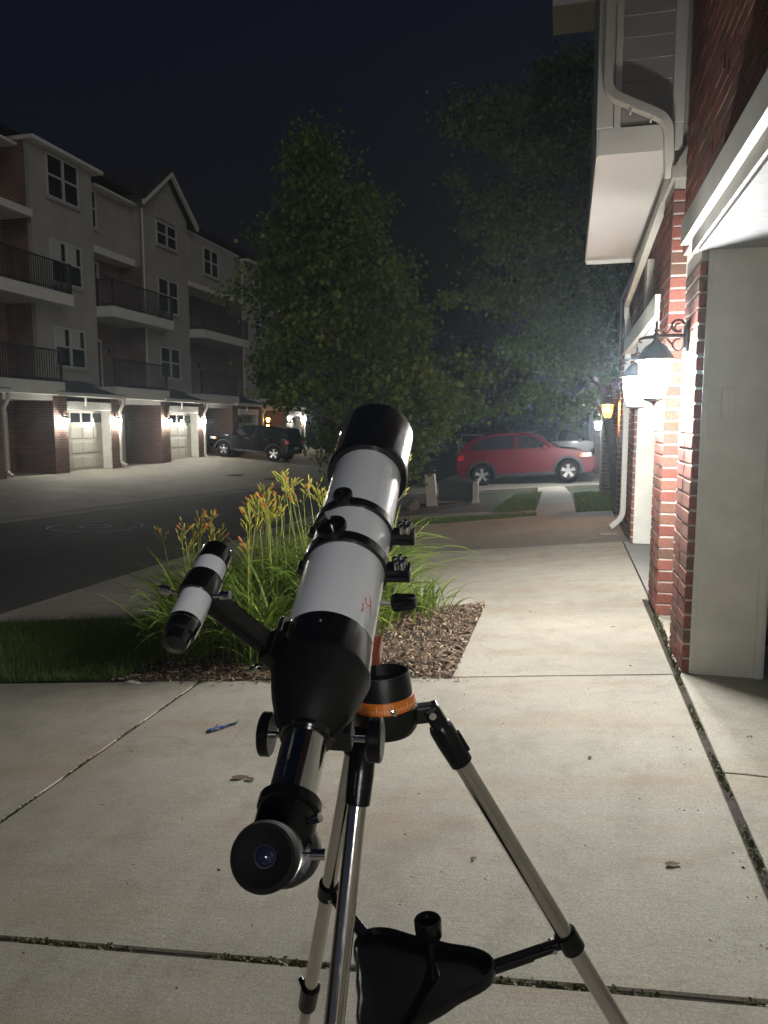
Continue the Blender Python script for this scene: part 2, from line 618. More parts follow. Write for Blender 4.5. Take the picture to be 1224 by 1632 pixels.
M = dict(
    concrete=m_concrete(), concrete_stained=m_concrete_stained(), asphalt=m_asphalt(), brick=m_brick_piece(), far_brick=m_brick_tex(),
    mortar=pbr('mortar', (0.56, 0.52, 0.47), 0.95, var=0.15, scale=12, bmp=0.5, bscale=200),
    soil=pbr('soil', (0.035, 0.026, 0.018), 0.95, var=0.4, scale=14, bmp=0.8, bscale=60),
    ground=pbr('ground', (0.035, 0.045, 0.02), 0.95, var=0.4, scale=0.8, bmp=0.6, bscale=20),
    mulch=pbr('mulch_base', (0.07, 0.045, 0.03), 0.95, var=0.45, scale=30, bmp=1.0, bscale=70),
    trim=pbr('painted_trim', (0.64, 0.62, 0.56), 0.55, var=0.07, scale=3, bmp=0.08, bscale=40),
    jamb=pbr('jamb_paint', (0.70, 0.68, 0.61), 0.6, var=0.1, scale=5.5, bmp=0.25, bscale=22),
    fascia=pbr('fascia_paint', (0.68, 0.66, 0.60), 0.5, var=0.1, scale=5, bmp=0.12, bscale=50),
    soffit=pbr('soffit_paint', (0.62, 0.60, 0.57), 0.6, var=0.05, scale=2, bmp=0.06, bscale=40),
    siding=pbr('siding', (0.36, 0.34, 0.30), 0.6, var=0.08, scale=6, bmp=0.1, bscale=90),
    spout=pbr('downspout_paint', (0.58, 0.55, 0.48), 0.4, var=0.08, scale=8),
    stone=pbr('cap_stone', (0.45, 0.42, 0.36), 0.85, var=0.15, scale=20, bmp=0.4, bscale=90),
    stucco=pbr('stucco', (0.34, 0.315, 0.27), 0.92, var=0.1, scale=1.2, bmp=0.35, bscale=45),
    roofing=pbr('roof_shingle', (0.035, 0.033, 0.032), 0.95, var=0.3, scale=9, bmp=0.7, bscale=25),
    door_paint=pbr('garage_door_paint', (0.48, 0.45, 0.38), 0.5, var=0.05, scale=3),
    iron=pbr('black_iron', (0.012, 0.012, 0.013), 0.45, var=0.2, scale=20, bmp=0.2, bscale=120),
    rail=pbr('railing_paint', (0.018, 0.018, 0.02), 0.5, var=0.2),
    frame_white=pbr('window_frame', (0.48, 0.47, 0.44), 0.5, var=0.05),
    pane=m_glass_dark('window_pane', (0.02, 0.024, 0.026), 0.05),
    blind=pbr('window_blind', (0.42, 0.41, 0.37), 0.7, var=0.06),
    lamp_white=emit('lantern_glow_white', (1.0, 1.0, 0.97), 760),
    lamp_warm=m_amber_glass(),
    bulb_warm=emit('warm_bulb', (1.0, 0.55, 0.20), 3600),
    lamp_far=emit('lantern_glow_far', (1.0, 0.98, 0.90), 480),
    lamp_glare=emit('lantern_glow_glare', (0.95, 0.98, 1.0), 1500),
    lamp_amber=emit('lantern_glow_amber', (1.0, 0.42, 0.07), 140),
    tube_white=pbr('tube_enamel', (0.72, 0.74, 0.78), 0.22, var=0.02, scale=3, coat=0.6),
    black_gloss=pbr('black_enamel', (0.005, 0.005, 0.0055), 0.22, var=0.2, scale=6, coat=0.4, rvar=0.06),
    black_matte=pbr('black_cast', (0.005, 0.005, 0.0055), 0.38, spec=0.3, var=0.2, scale=30, bmp=0.15, bscale=350),
    black_plastic=pbr('black_plastic', (0.004, 0.004, 0.0045), 0.24, spec=0.28, var=0.2, scale=12, bmp=0.1, bscale=200),
    rubber=pbr('rubber', (0.005, 0.005, 0.0055), 0.75, spec=0.12, var=0.2, bmp=0.15, bscale=160),
    chrome=pbr('polished_steel', (0.55, 0.54, 0.53), 0.14, metal=1.0, var=0.05, scale=8, rvar=0.05),
    steel=pbr('brushed_steel', (0.55, 0.53, 0.50), 0.15, metal=1.0, var=0.08, scale=10, rvar=0.06),
    orange=pbr('orange_anodised', (0.62, 0.17, 0.018), 0.32, var=0.06, scale=9, coat=0.3),
    red_orange=pbr('red_orange_paint', (0.20, 0.035, 0.012), 0.35, var=0.08, coat=0.3),
    logo_red=pbr('logo_red', (0.55, 0.05, 0.04), 0.4, var=0.05),
    logo_grey=pbr('logo_grey', (0.24, 0.27, 0.28), 0.4, var=0.05),
    engraving=pbr('scale_marks', (0.8, 0.55, 0.35), 0.5, var=0.05),
    lens=m_glass_dark('lens', (0.01, 0.012, 0.03), 0.03),
    red_paint=pbr('red_car_paint', (0.105, 0.003, 0.013), 0.2, var=0.05, scale=2, coat=0.8),
    black_paint=pbr('black_car_paint', (0.004, 0.0045, 0.006), 0.06, var=0.1, scale=2, spec=0.5),
    white_paint=pbr('white_car_paint', (0.5, 0.5, 0.5), 0.25, var=0.04, scale=2, coat=0.8),
    grey_paint=pbr('grey_car_paint', (0.12, 0.125, 0.13), 0.25, var=0.06, scale=2, coat=0.8),
    car_trim=pbr('car_trim', (0.015, 0.015, 0.016), 0.6, var=0.2),
    car_glass=m_glass_dark('car_glass', (0.01, 0.012, 0.014), 0.04),
    alloy=pbr('alloy', (0.62, 0.62, 0.62), 0.28, metal=0.9, var=0.06),
    tail_red=pbr('tail_lamp', (0.5, 0.01, 0.015), 0.2, var=0.1, coat=0.6),
    head_clear=pbr('head_lamp', (0.55, 0.55, 0.55), 0.12, var=0.1, coat=0.8),
    amber=pbr('amber_lens', (0.75, 0.25, 0.02), 0.2, var=0.1, coat=0.6),
    box_green=pbr('transformer_green', (0.03, 0.05, 0.045), 0.55, var=0.2, scale=5),
    post_white=pbr('post_white', (0.50, 0.49, 0.45), 0.6, var=0.12, scale=6),
    rock=pbr('rock', (0.20, 0.17, 0.145), 0.9, var=0.3, scale=8, bmp=0.8, bscale=25),
    bark=pbr('bark', (0.10, 0.08, 0.06), 0.95, var=0.35, scale=12, bmp=1.0, bscale=40),
    chalk=pbr('chalk', (0.72, 0.72, 0.72), 0.95, var=0.5, scale=9, bmp=0.2),
    blue_wrap=pbr('blue_wrapper', (0.03, 0.07, 0.17), 0.35, var=0.25, scale=30),
    foil=pbr('foil', (0.6, 0.6, 0.62), 0.3, metal=0.6, var=0.15, scale=30),
    dead_leaf=pbr('dead_leaf', (0.11, 0.07, 0.04), 0.85, var=0.4, scale=60),
    paper=pbr('crumpled_paper', (0.45, 0.42, 0.37), 0.8, var=0.15, scale=30),
    chip=m_chip(),
    leaf_a=m_leaf('maple_leaf', (0.06, 0.11, 0.025), (0.10, 0.17, 0.04), (0.22, 0.26, 0.07), 0.4),
    leaf_b=m_leaf('ash_leaf', (0.05, 0.10, 0.03), (0.09, 0.155, 0.05), (0.18, 0.24, 0.08), 0.4),
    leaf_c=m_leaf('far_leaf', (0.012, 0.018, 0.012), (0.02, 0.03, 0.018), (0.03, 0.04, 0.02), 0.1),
    blade=m_leaf('lily_blade', (0.09, 0.14, 0.02), (0.16, 0.25, 0.04), (0.30, 0.36, 0.06), 0.35),
    stalk=m_leaf('lily_stalk', (0.20, 0.25, 0.05), (0.30, 0.34, 0.07), (0.40, 0.40, 0.09), 0.2),
    bud=m_leaf('lily_bud', (0.40, 0.42, 0.06), (0.55, 0.52, 0.08), (0.70, 0.58, 0.09), 0.25),
    bloom=m_leaf('lily_bloom', (0.55, 0.15, 0.04), (0.66, 0.22, 0.05), (0.74, 0.33, 0.08), 0.25),
    grass=m_leaf('grass_blade', (0.06, 0.11, 0.02), (0.11, 0.18, 0.035), (0.18, 0.23, 0.06), 0.3),
    moss=m_leaf('joint_moss', (0.035, 0.04, 0.012), (0.07, 0.075, 0.02), (0.14, 0.12, 0.06), 0.1),
)

# ================================================================== SETTING
def grid_sheet(name, xs, ys, zf, mat, kind='structure', parent=None, smooth=None):
    b = MB()
    nx = len(xs)
    vs = [(x, y, zf(x, y)) for y in ys for x in xs]
    fs = [(j * nx + i, j * nx + i + 1, (j + 1) * nx + i + 1, (j + 1) * nx + i) for j in range(len(ys) - 1) for i in range(nx - 1)]
    b.add(vs, fs)
    o = b.build(name, mat, parent, smooth=smooth)
    if kind:
        o['kind'] = kind
    return o


def frange(a, b, n):
    return [a + (b - a) * i / (n - 1) for i in range(n)]


gx = [-400, -150, -60, -30, -24, -20] + frange(-18, 3, 43) + [5, 8, 14, 30, 80, 200, 400]
gy = [-200, -60, -20, -8] + frange(-4, 40, 45) + [45, 50, 60, 80, 120, 200, 400, 900]
grid_sheet('ground', gx, gy, lambda x, y: gz(x, y) - 0.09, M['ground'])

# asphalt road
rys = [-30, -10] + frange(-4, 50, 55) + [60, 80, 120, 180]
b = MB()
vs, fs = [], []
NX = 8
for y in rys:
    xa, xb = xfar(y) + 0.40, -5.66 + (cl(y - 24, 0, 40) * 0.12)
    for i in range(NX):
        x = xa + (xb - xa) * i / (NX - 1)
        crown = 0.03 * (1 - ((i - (NX - 1) / 2) / ((NX - 1) / 2)) ** 2)
        vs.append((x, y, road_z(y) - 0.035 + crown))
for j in range(len(rys) - 1):
    for i in range(NX - 1):
        fs.append((j * NX + i, j * NX + i + 1, (j + 1) * NX + i + 1, (j + 1) * NX + i))
o = b.add(vs, fs).build('road', M['asphalt'], smooth=60)
o['kind'] = 'structure'


def gutter(name, side):
    """rolled concrete kerb and gutter along the road"""
    b = MB()
    vs, fs = [], []
    ys = frange(-4, 48, 53)
    prof = [(0.0, -0.055), (0.02, -0.028), (0.28, -0.042), (0.36, -0.01), (0.45, 0.0), (0.455, -0.06)]
    for y in ys:
        for (u, z) in prof:
            x = (-5.66 + cl(y - 24, 0, 40) * 0.12 + u) if side > 0 else (xfar(y) + 0.41 - u)
            vs.append((x, y, road_z(y) + z))
    n = len(prof)
    for j in range(len(ys) - 1):
        for i in range(n - 1):
            fs.append((j * n + i, j * n + i + 1, (j + 1) * n + i + 1, (j + 1) * n + i))
    o = b.add(vs, fs).build(name, M['concrete'], smooth=30)
    o['kind'] = 'structure'


gutter('near_kerb', 1)
gutter('far_kerb', -1)


# concrete drives: single slabs with recessed joints over a bed of soil and moss
def slab(parent, x0, x1, y0, y1, mat, gap=0.0065, n=7, depth=0.08):
    b = MB()
    x0, x1, y0, y1 = x0 + gap, x1 - gap, y0 + gap, y1 - gap
    e = 0.006
    xs = [x0, x0 + e] + frange(x0 + 0.3, x1 - 0.3, n)[0:] + [x1 - e, x1]
    ys = [y0, y0 + e] + frange(y0 + 0.2, y1 - 0.2, n) + [y1 - e, y1]
    nx, ny = len(xs), len(ys)

    def z(i, j):
        edge = i in (0, nx - 1) or j in (0, ny - 1)
        return gz(xs[i], ys[j]) - (0.007 if edge else 0.0)
    vs = [(xs[i], ys[j], z(i, j)) for j in range(ny) for i in range(nx)]
    fs = [(j * nx + i, j * nx + i + 1, (j + 1) * nx + i + 1, (j + 1) * nx + i) for j in range(ny - 1) for i in range(nx - 1)]
    ring = [i for i in range(nx)] + [j * nx + nx - 1 for j in range(1, ny)] + [(ny - 1) * nx + i for i in range(nx - 2, -1, -1)] + [j * nx for j in range(ny - 2, 0, -1)]
    base = len(vs)
    vs += [(vs[k][0], vs[k][1], vs[k][2] - depth) for k in ring]
    m = len(ring)
    for q in range(m):
        q2 = (q + 1) % m
        fs.append((ring[q2], ring[q], base + q, base + q2))
    return b.add(vs, fs).build('concrete_slab', mat, parent, smooth=25)


dxs, dys = frange(-5.2, 0.62, 20), frange(-3, 11.9, 32)
drive = grid_sheet('driveway', dxs, dys, lambda x, y: gz(x, y) - 0.0062, M['soil'])
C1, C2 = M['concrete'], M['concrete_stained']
slab(drive, -2.16, 0.588, 1.76, 4.12, C1)
slab(drive, -5.2, -2.16, 1.76, 4.12, C1)
slab(drive, -2.16, 0.588, -2.9, 1.76, C1, gap=0.0085)
slab(drive, -5.2, -2.16, -2.9, 1.76, C1, gap=0.0085)
slab(drive, -0.607, 0.588, 4.12, 5.91, C1, gap=0.004)
slab(drive, -5.2, 0.64, 5.91, 8.78, C1, gap=0.004)
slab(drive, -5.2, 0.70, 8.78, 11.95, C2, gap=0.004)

# garage floors on the right: level apron behind the joint
ap = MB().box((0.612, -1.5, -0.3), (1.5, 2.95, 0.004)).build('garage_floor', M['concrete'], bevel=0.006)
ap['kind'] = 'structure'
MB().box((0.612, 2.957, -0.3), (1.5, 4.80, 0.004)).build('floor_slab', M['concrete'], ap, bevel=0.006)
MB().box((0.645, 4.807, -0.3), (0.75, 5.6, -0.01)).build('floor_slab', M['concrete'], ap, bevel=0.004)
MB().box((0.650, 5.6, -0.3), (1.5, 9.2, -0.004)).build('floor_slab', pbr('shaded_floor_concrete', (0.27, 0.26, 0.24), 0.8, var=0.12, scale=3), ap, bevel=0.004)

# paths and lawn beds beyond the drives
def sheet_patch(name, poly, dz, mat, kind='structure', n=1):
    """a flat patch following the terrain, thick enough to have an edge"""
    b = MB()
    top = [Vector((x, y, gz(x, y) + dz)) for x, y in poly]
    bot = [p - Vector((0, 0, 0.12)) for p in top]
    k = len(poly)
    b.add(top + bot, [tuple(range(k))] + [(i, (i + 1) % k, k + (i + 1) % k, k + i) for i in range(k)])
    o = b.build(name, mat)
    o['kind'] = kind
    return o


sheet_patch('footpath', [(-5.1, 13.55), (-3.4, 13.62), (-1.9, 13.3), (-0.45, 12.75), (-0.45, 13.25), (-1.9, 13.95), (-3.4, 14.3), (-5.1, 14.3)], -0.01, C1)
sheet_patch('entry_walk', [(-0.44, 11.97), (0.16, 11.97), (0.15, 14), (0.1, 17.5), (-0.05, 21.2), (-0.75, 21.2), (-0.66, 17.5), (-0.52, 14)], -0.006, C1)
sheet_patch('neighbour_drive', [(-5.2, 21.2), (-3, 21.2), (-1, 21.2), (0.62, 21.2), (1.9, 21.2), (1.9, 24), (1.9, 27.4), (0.62, 27.4), (-1, 27.4), (-3, 27.4), (-5.2, 27.4)], -0.002, C1)
sheet_patch('planting_bed', [(-4.9, 14.35), (-3.4, 14.35), (-1.9, 14.0), (-1.35, 13.75), (-1.5, 15.5), (-1.6, 18.5), (-4.9, 19)], -0.012, M['mulch'])
sheet_patch('next_neighbour_drive', [(-4.6, 28.6), (0.62, 28.6), (1.9, 28.6), (1.9, 36), (0.62, 36), (-4.2, 36)], -0.002, C1)

# drive of the garages over the road
fy = frange(2, 48, 47)
b = MB()
vs, fs = [], []
NX = 9
for y in fy:
    xa, xb = -18.95, xfar(y) - 0.035
    for i in range(NX):
        x = xa + (xb - xa) * i / (NX - 1)
        vs.append((x, y, gz(x, y) + 0.0))
for j in range(len(fy) - 1):
    for i in range(NX - 1):
        fs.append((j * NX + i, j * NX + i + 1, (j + 1) * NX + i + 1, (j + 1) * NX + i))
o = b.add(vs, fs).build('opposite_driveway', M['concrete'], smooth=60)
o['kind'] = 'structure'

# mulch bed and grass strip between the two drives
bed = grid_sheet('mulch_bed', frange(-2.85, -0.60, 16), frange(4.125, 5.905, 14), lambda x, y: gz(x, y) - 0.012 + 0.02 * math.sin(x * 5) * math.sin(y * 6), M['mulch'])
lawn = grid_sheet('grass_strip', frange(-5.2, -2.85, 12), frange(4.125, 5.83, 10), lambda x, y: gz(x, y) + 0.004, pbr('turf', (0.05, 0.08, 0.02), 0.95, var=0.4, scale=8, bmp=0.9, bscale=80))

# wood chips (too many to count)
rc = random.Random(3)
b = MB()
for _ in range(24000):
    x, y = rc.uniform(-2.8, -0.60), rc.uniform(4.10, 5.92)
    if x < -2.2 and rc.random() < 0.4:
        continue
    z = gz(x, y) + 0.001 + 0.02 * math.sin(x * 5) * math.sin(y * 6) + rc.random() * 0.018
    a, t = rc.uniform(0, 6.283), rc.gauss(0, 0.35)
    L, w = rc.uniform(0.006, 0.026), rc.uniform(0.0018, 0.0055)
    d = Vector((math.cos(a) * math.cos(t), math.sin(a) * math.cos(t), math.sin(t))) * L
    s_ = Vector((-math.sin(a), math.cos(a), rc.gauss(0, 0.4))) * w
    p = Vector((x, y, z))
    b.add([p - d - s_, p + d - s_ * 0.6, p + d * 0.9 + s_, p - d * 0.8 + s_], [(0, 1, 2, 3)])
for _ in range(160):                     # strays on the slab edge
    x, y = rc.uniform(-2.3, -0.5), 4.12 - abs(rc.gauss(0, 0.05))
    p = Vector((x, y, gz(x, y) + 0.004))
    a = rc.uniform(0, 6.283)
    d, s_ = Vector((math.cos(a), math.sin(a), 0)) * rc.uniform(0.006, 0.02), Vector((-math.sin(a), math.cos(a), 0.2)) * 0.004
    b.add([p - d - s_, p + d - s_, p + d + s_, p - d + s_], [(0, 1, 2, 3)])
o = b.build('wood_chips', M['chip'], fix=False)
o['kind'] = 'stuff'
o['label'] = 'loose pale and brown wood chips covering the planting bed'
o['category'] = 'wood chips'


def grass_patch(name, label, region, count, h0, h1, w, seed, zoff=0.0, mat=None):
    rg = random.Random(seed)
    b = MB()
    x0, x1, y0, y1, inside = region
    made = 0
    while made < count:
        x, y = rg.uniform(x0, x1), rg.uniform(y0, y1)
        if not inside(x, y):
            continue
        made += 1
        h = rg.uniform(h0, h1)
        a = rg.uniform(0, 6.283)
        lean = rg.uniform(0.1, 0.9) * h
        p = Vector((x, y, gz(x, y) + zoff))
        s_ = Vector((-math.sin(a), math.cos(a), 0)) * w
        d = Vector((math.cos(a), math.sin(a), 0)) * lean
        b.add([p - s_, p + s_, p + d * 0.45 + Vector((0, 0, h * 0.65)) + s_ * 0.7, p + d * 0.45 + Vector((0, 0, h * 0.65)) - s_ * 0.7, p + d + Vector((0, 0, h))], [(0, 1, 2, 3), (3, 2, 4)])
    o = b.build(name, mat or M['grass'], fix=False)
    o['kind'] = 'stuff'
    o['label'] = label
    o['category'] = 'grass'


def in_lawn_l(x, y):
    return -1.55 + 0.02 * y < x < -0.50 - 0.012 * (y - 13) and 13.6 - (x + 1.9) * 0.38 < y


grass_patch('grass', 'short dark lawn grass beside the daylilies and the road', (-5.15, -2.72, 4.13, 5.82, lambda x, y: True), 21000, 0.025, 0.07, 0.0022, 5, 0.002)
grass_patch('grass', 'green lawn patch between transformer box and entry walk', (-1.6, -0.45, 13.2, 18.6, in_lawn_l), 9000, 0.03, 0.07, 0.005, 6, -0.024)
grass_patch('grass', 'green lawn patch between entry walk and brick wall', (0.17, 1.9, 12.0, 17.6, lambda x, y: True), 9000, 0.03, 0.07, 0.005, 8, -0.024)
grass_patch('grass', 'thin grass strip along the far edge of the drive', (-5.0, -0.46, 11.98, 13.6, lambda x, y: y < 12.7 - (x + 0.45) * 0.24), 9000, 0.02, 0.06, 0.004, 9, -0.024)
for nm, poly in (('lawn', [(-1.6, 13.6), (-0.53, 13.25), (-0.62, 16), (-0.72, 18.6), (-1.6, 18.6)]), ('lawn', [(0.16, 12.0), (0.6, 12.0), (2.6, 12.0), (2.6, 17.6), (0.6, 17.6), (0.12, 17.5)]),
                 ('verge', [(-5.0, 11.97), (-0.46, 11.97), (-0.46, 12.72), (-1.9, 13.26), (-3.4, 13.58), (-5.0, 13.52)])):
    sheet_patch(nm, poly, -0.022, pbr('turf_' + nm, (0.05, 0.075, 0.02), 0.95, var=0.4, scale=6, bmp=0.9, bscale=60))

# moss and grit in the joints of the near slabs
rm = random.Random(11)
b = MB()


def joint_fill(p0, p1, n, hmax, wid, green):
    for _ in range(n):
        t = rm.random()
        if math.sin(t * 37 + p0[0] * 5) + rm.random() * 1.6 < green:
            continue
        x, y = p0[0] + (p1[0] - p0[0]) * t + rm.gauss(0, wid), p0[1] + (p1[1] - p0[1]) * t + rm.gauss(0, wid)
        p = Vector((x, y, gz(x, y) - 0.0065))
        a = rm.uniform(0, 6.283)
        h = rm.uniform(0.002, hmax * 0.5)
        s_ = Vector((-math.sin(a), math.cos(a), 0)) * rm.uniform(0.0015, 0.005)
        d = Vector((math.cos(a), math.sin(a), 0)) * rm.uniform(0.002, 0.014)
        b.add([p - s_, p + s_, p + d + Vector((0, 0, h)) + s_, p + d + Vector((0, 0, h)) - s_], [(0, 1, 2, 3)])


joint_fill((-2.16, 1.7), (-2.16, 4.12), 1500, 0.020, 0.004, 0.7)
joint_fill((0.599, 0.9), (0.599, 4.12), 2000, 0.022, 0.006, 0.8)
joint_fill((-3.5, 1.76), (0.58, 1.76), 2200, 0.021, 0.005, 0.7)
joint_fill((0.612, 4.1), (0.625, 5.4), 900, 0.05, 0.008, 0.3)
o = b.build('joint_moss', M['moss'], fix=False)
o['kind'] = 'stuff'
o['label'] = 'moss and grit filling the joints between the concrete slabs'
o['category'] = 'moss'


# crumbs of leaf, bark and grit blown over the slabs
rg_ = random.Random(77)
b = MB()
for _ in range(900):
    x, y = rg_.uniform(-4.5, 0.55), rg_.uniform(1.0, 9.0)
    if x < -0.6 and 4.1 < y < 5.95:
        continue
    if rg_.random() < 0.18:
        x = 0.56 - abs(rg_.gauss(0, 0.10))
    r_ = rg_.uniform(0.0012, 0.0042) * (1.5 if rg_.random() < 0.06 else 0.8)
    a = rg_.uniform(0, 6.283)
    p = Vector((x, y, gz(x, y) + 0.001))
    d1, d2 = Vector((math.cos(a), math.sin(a), 0)) * r_ * rg_.uniform(1, 2.4), Vector((-math.sin(a), math.cos(a), 0)) * r_
    b.add([p - d1, p + d2, p + d1, p - d2, p + Vector((0, 0, r_ * 0.9))], [(0, 1, 4), (1, 2, 4), (2, 3, 4), (3, 0, 4)])
o = b.build('grit', M['chip'], fix=False)
o['kind'] = 'stuff'
o['label'] = 'scattered crumbs of grit and bark on the concrete slabs'
o['category'] = 'grit'


def annulus(r0, r1, a0, a1, n, c):
    b = MB()
    vs, fs = [], []
    for i in range(n + 1):
        a = a0 + (a1 - a0) * i / n
        for r in (r0, r1):
            x, y = c[0] + r * math.cos(a) * 1.0, c[1] + r * math.sin(a) * 0.92
            xa, xb = xfar(y) + 0.40, -5.66
            u = (x - xa) / (xb - xa) * 2 - 1
            vs.append((x, y, road_z(y) - 0.035 + 0.03 * (1 - u * u) + 0.006))
    for i in range(n):
        fs.append((2 * i, 2 * i + 1, 2 * i + 3, 2 * i + 2))
    return b.add(vs, fs)


cc = (-9.05, 13.03)
chalk = thing('chalk_marking', 'faded white ring marks drawn on the asphalt road', 'road marking', (cc[0], cc[1], road_z(cc[1])))
annulus(0.27, 0.31, 0, 6.2832, 48, cc).build('inner_ring', M['chalk'], chalk)
for a0, a1, r in ((0.2, 1.1, 0.9), (1.5, 2.4, 0.92), (2.9, 3.9, 0.88), (4.1, 5.0, 0.86), (5.3, 6.1, 0.9), (6.15, 6.5, 0.82)):
    annulus(r, r + 0.035, a0, a1, 16, cc).build('outer_arc', M['chalk'], chalk)

# two drain covers set in the opposite drive
for i, (px, py, lab) in enumerate(((372, 757, 'dark flat drain cover in the drive by the black vehicle'), (432, 763, 'dark drain grate at the far kerb'))):
    p = on_ground(px, py)
    t = thing('drain_cover', lab, 'drain cover', (p.x, p.y, gz(p.x, p.y)), group='drain covers')
    rgn = MB().lathe((p.x, p.y, gz(p.x, p.y) + 0.004), (0, 0, 1), [(0, 0.36), (0.010, 0.36), (0.010, 0.31), (0.004, 0.30)], 28, caps=False).build('rim', M['iron'], t)
    MB().lathe((p.x, p.y, gz(p.x, p.y) + 0.004), (0, 0, 1), [(0, 0.295), (0.006, 0.295), (0.007, 0.0)], 28).build('lid', M['iron'], t)

# ================================================================== RIGHT: brick row with garages
rb = thing('brick_townhouse', 'red brick townhouse row with painted garage openings and lanterns beside the drive', 'building', (1.0, 3.0, 0.0))
CH, MJ = 0.079, 0.0125           # brick course and joint
_bm = {}


def brick_mesh(dx, dy, dz):
    k = (round(dx, 3), round(dy, 3), round(dz, 3), random.randrange(3))
    if k not in _bm:
        rr = random.Random(str(k))
        me_b = bmesh.new()
        bmesh.ops.create_cube(me_b, size=1.0)
        for v in me_b.verts:
            v.co = Vector((v.co.x * dx, v.co.y * dy, v.co.z * dz))
        bmesh.ops.bevel(me_b, geom=list(me_b.edges), offset=0.0035, segments=1, affect='EDGES')
        for v in me_b.verts:
            v.co += Vector((rr.gauss(0, 0.0007), rr.gauss(0, 0.0007), rr.gauss(0, 0.0007)))
        me = bpy.data.meshes.new('brick')
        me_b.to_mesh(me)
        me_b.free()
        me.materials.append(M['brick'])
        _bm[k] = me
    return _bm[k]


def pier(parent, x0, x1, y0, y1, z0, z1, name='pier_core'):
    """mortar core with single bricks laid in courses round it (front face looks to -X)"""
    core = MB().box((x0 + 0.006, y0 + 0.006, z0 - 0.1), (x1, y1 - 0.006, z1)).build(name, M['mortar'], parent)
    base = wmat(parent).translation
    n = int((z1 - z0) / CH)
    for k in range(n):
        z = z0 + k * CH + CH / 2
        W = y1 - y0
        if k % 2:
            cuts = [0, 0.24, W] if W > 0.4 else [0, W]
        else:
            cuts = [0, W - 0.24, W] if W > 0.4 else [0, W]
        for a, c in zip(cuts, cuts[1:]):
            ya, yb = y0 + a + (MJ / 2 if a > 0 else 0), y0 + c - (MJ / 2 if c < W else 0)
            me = brick_mesh(0.10, yb - ya, CH - MJ)
            share('brick', me, parent, Vector((x0 + 0.05 + random.gauss(0, 0.0012), (ya + yb) / 2 + random.gauss(0, 0.0008), z + random.gauss(0, 0.0008))) - base)
    return core


def brick_field(b, x0, ya, yb, za, zb, skip=None, jut=0.006):
    """bricks on a wall facing -X at x0, joined"""
    n = int((zb - za) / CH)
    L = 0.245
    for k in range(n):
        z = za + k * CH
        y = ya - (L / 2 if k % 2 else 0)
        while y < yb - 0.02:
            p, q = max(y, ya), min(y + L - MJ, yb)
            if q - p > 0.03 and not (skip and skip((p + q) / 2, z)):
                j = jut + random.gauss(0, 0.0012)
                b.box((x0 - j, p, z), (x0 + 0.02, q, z + CH - MJ))
            y += L
    return b


pier(rb, 0.622, 0.90, 4.15, 4.64, 0.0, 2.21)
pier(rb, 0.630, 0.80, 5.42, 5.945, -0.005, 2.90)
pier(rb, 0.705, 0.95, 8.70, 9.16, -0.01, 2.30)

# recessed and upper walls
XU = 0.705
MB().box((0.745, 4.645, -0.2), (0.95, 5.42, 2.30)).build('wall', M['mortar'], rb)
brick_field(MB(), 0.745, 4.65, 5.415, 0.0, 2.29).build('brickwork', M['brick'], rb, kind='stuff', fix=False)
MB().box((XU, -3.0, 2.412), (1.2, 5.95, 7.5)).build('wall', M['mortar'], rb)
brick_field(MB(), XU, -0.2, 5.40, 2.42, 6.6).build('brickwork', M['brick'], rb, kind='stuff', fix=False)
MB().box((XU + 0.02, 5.952, 2.305), (1.2, 12.2, 3.2)).build('wall', M['mortar'], rb)
brick_field(MB(), XU + 0.02, 5.96, 11.7, 2.31, 3.12).build('brickwork', M['brick'], rb, kind='stuff', fix=False)
MB().box((0.80, 9.165, -0.3), (1.2, 12.2, 2.30)).build('wall', M['mortar'], rb)
brick_field(MB(), 0.80, 9.17, 11.7, -0.02, 2.29).build('brickwork', M['brick'], rb, kind='stuff', fix=False)
MB().box((0.95, 9.0, 3.205), (1.3, 12.2, 7.2)).build('wall', M['siding'], rb)
MB().box((0.955, 5.955, 3.205), (1.25, 8.995, 7.2)).build('wall', M['siding'], rb)
# corner pier at the end of the row
pier(rb, 0.745, 0.98, 11.72, 12.2, -0.05, 2.95)
MB().box((0.86, 9.4, 2.303), (1.0, 9.41, 2.31)).build('flashing', M['trim'], rb)

# dark rear shell of the row, so that the openings are closed
MB().box((1.9, -3.0, -0.3), (2.0, 12.2, 7.2)).build('rear_wall', M['stucco'], rb)
MB().box((1.21, -3.0, 7.51), (2.0, 12.2, 7.6)).build('roof', M['roofing'], rb)

# cap stone on the tall pier: sloped weathering
cb = MB()
cb.prism([(0.612, 2.90), (0.82, 2.90), (0.82, 3.22), (0.765, 3.22), (0.630, 2.985), (0.612, 2.985)], 5.405, 5.96, lambda u, v, d: Vector((u, d, v)))
cb.build('cap_stone', M['stone'], rb, bevel=0.006)


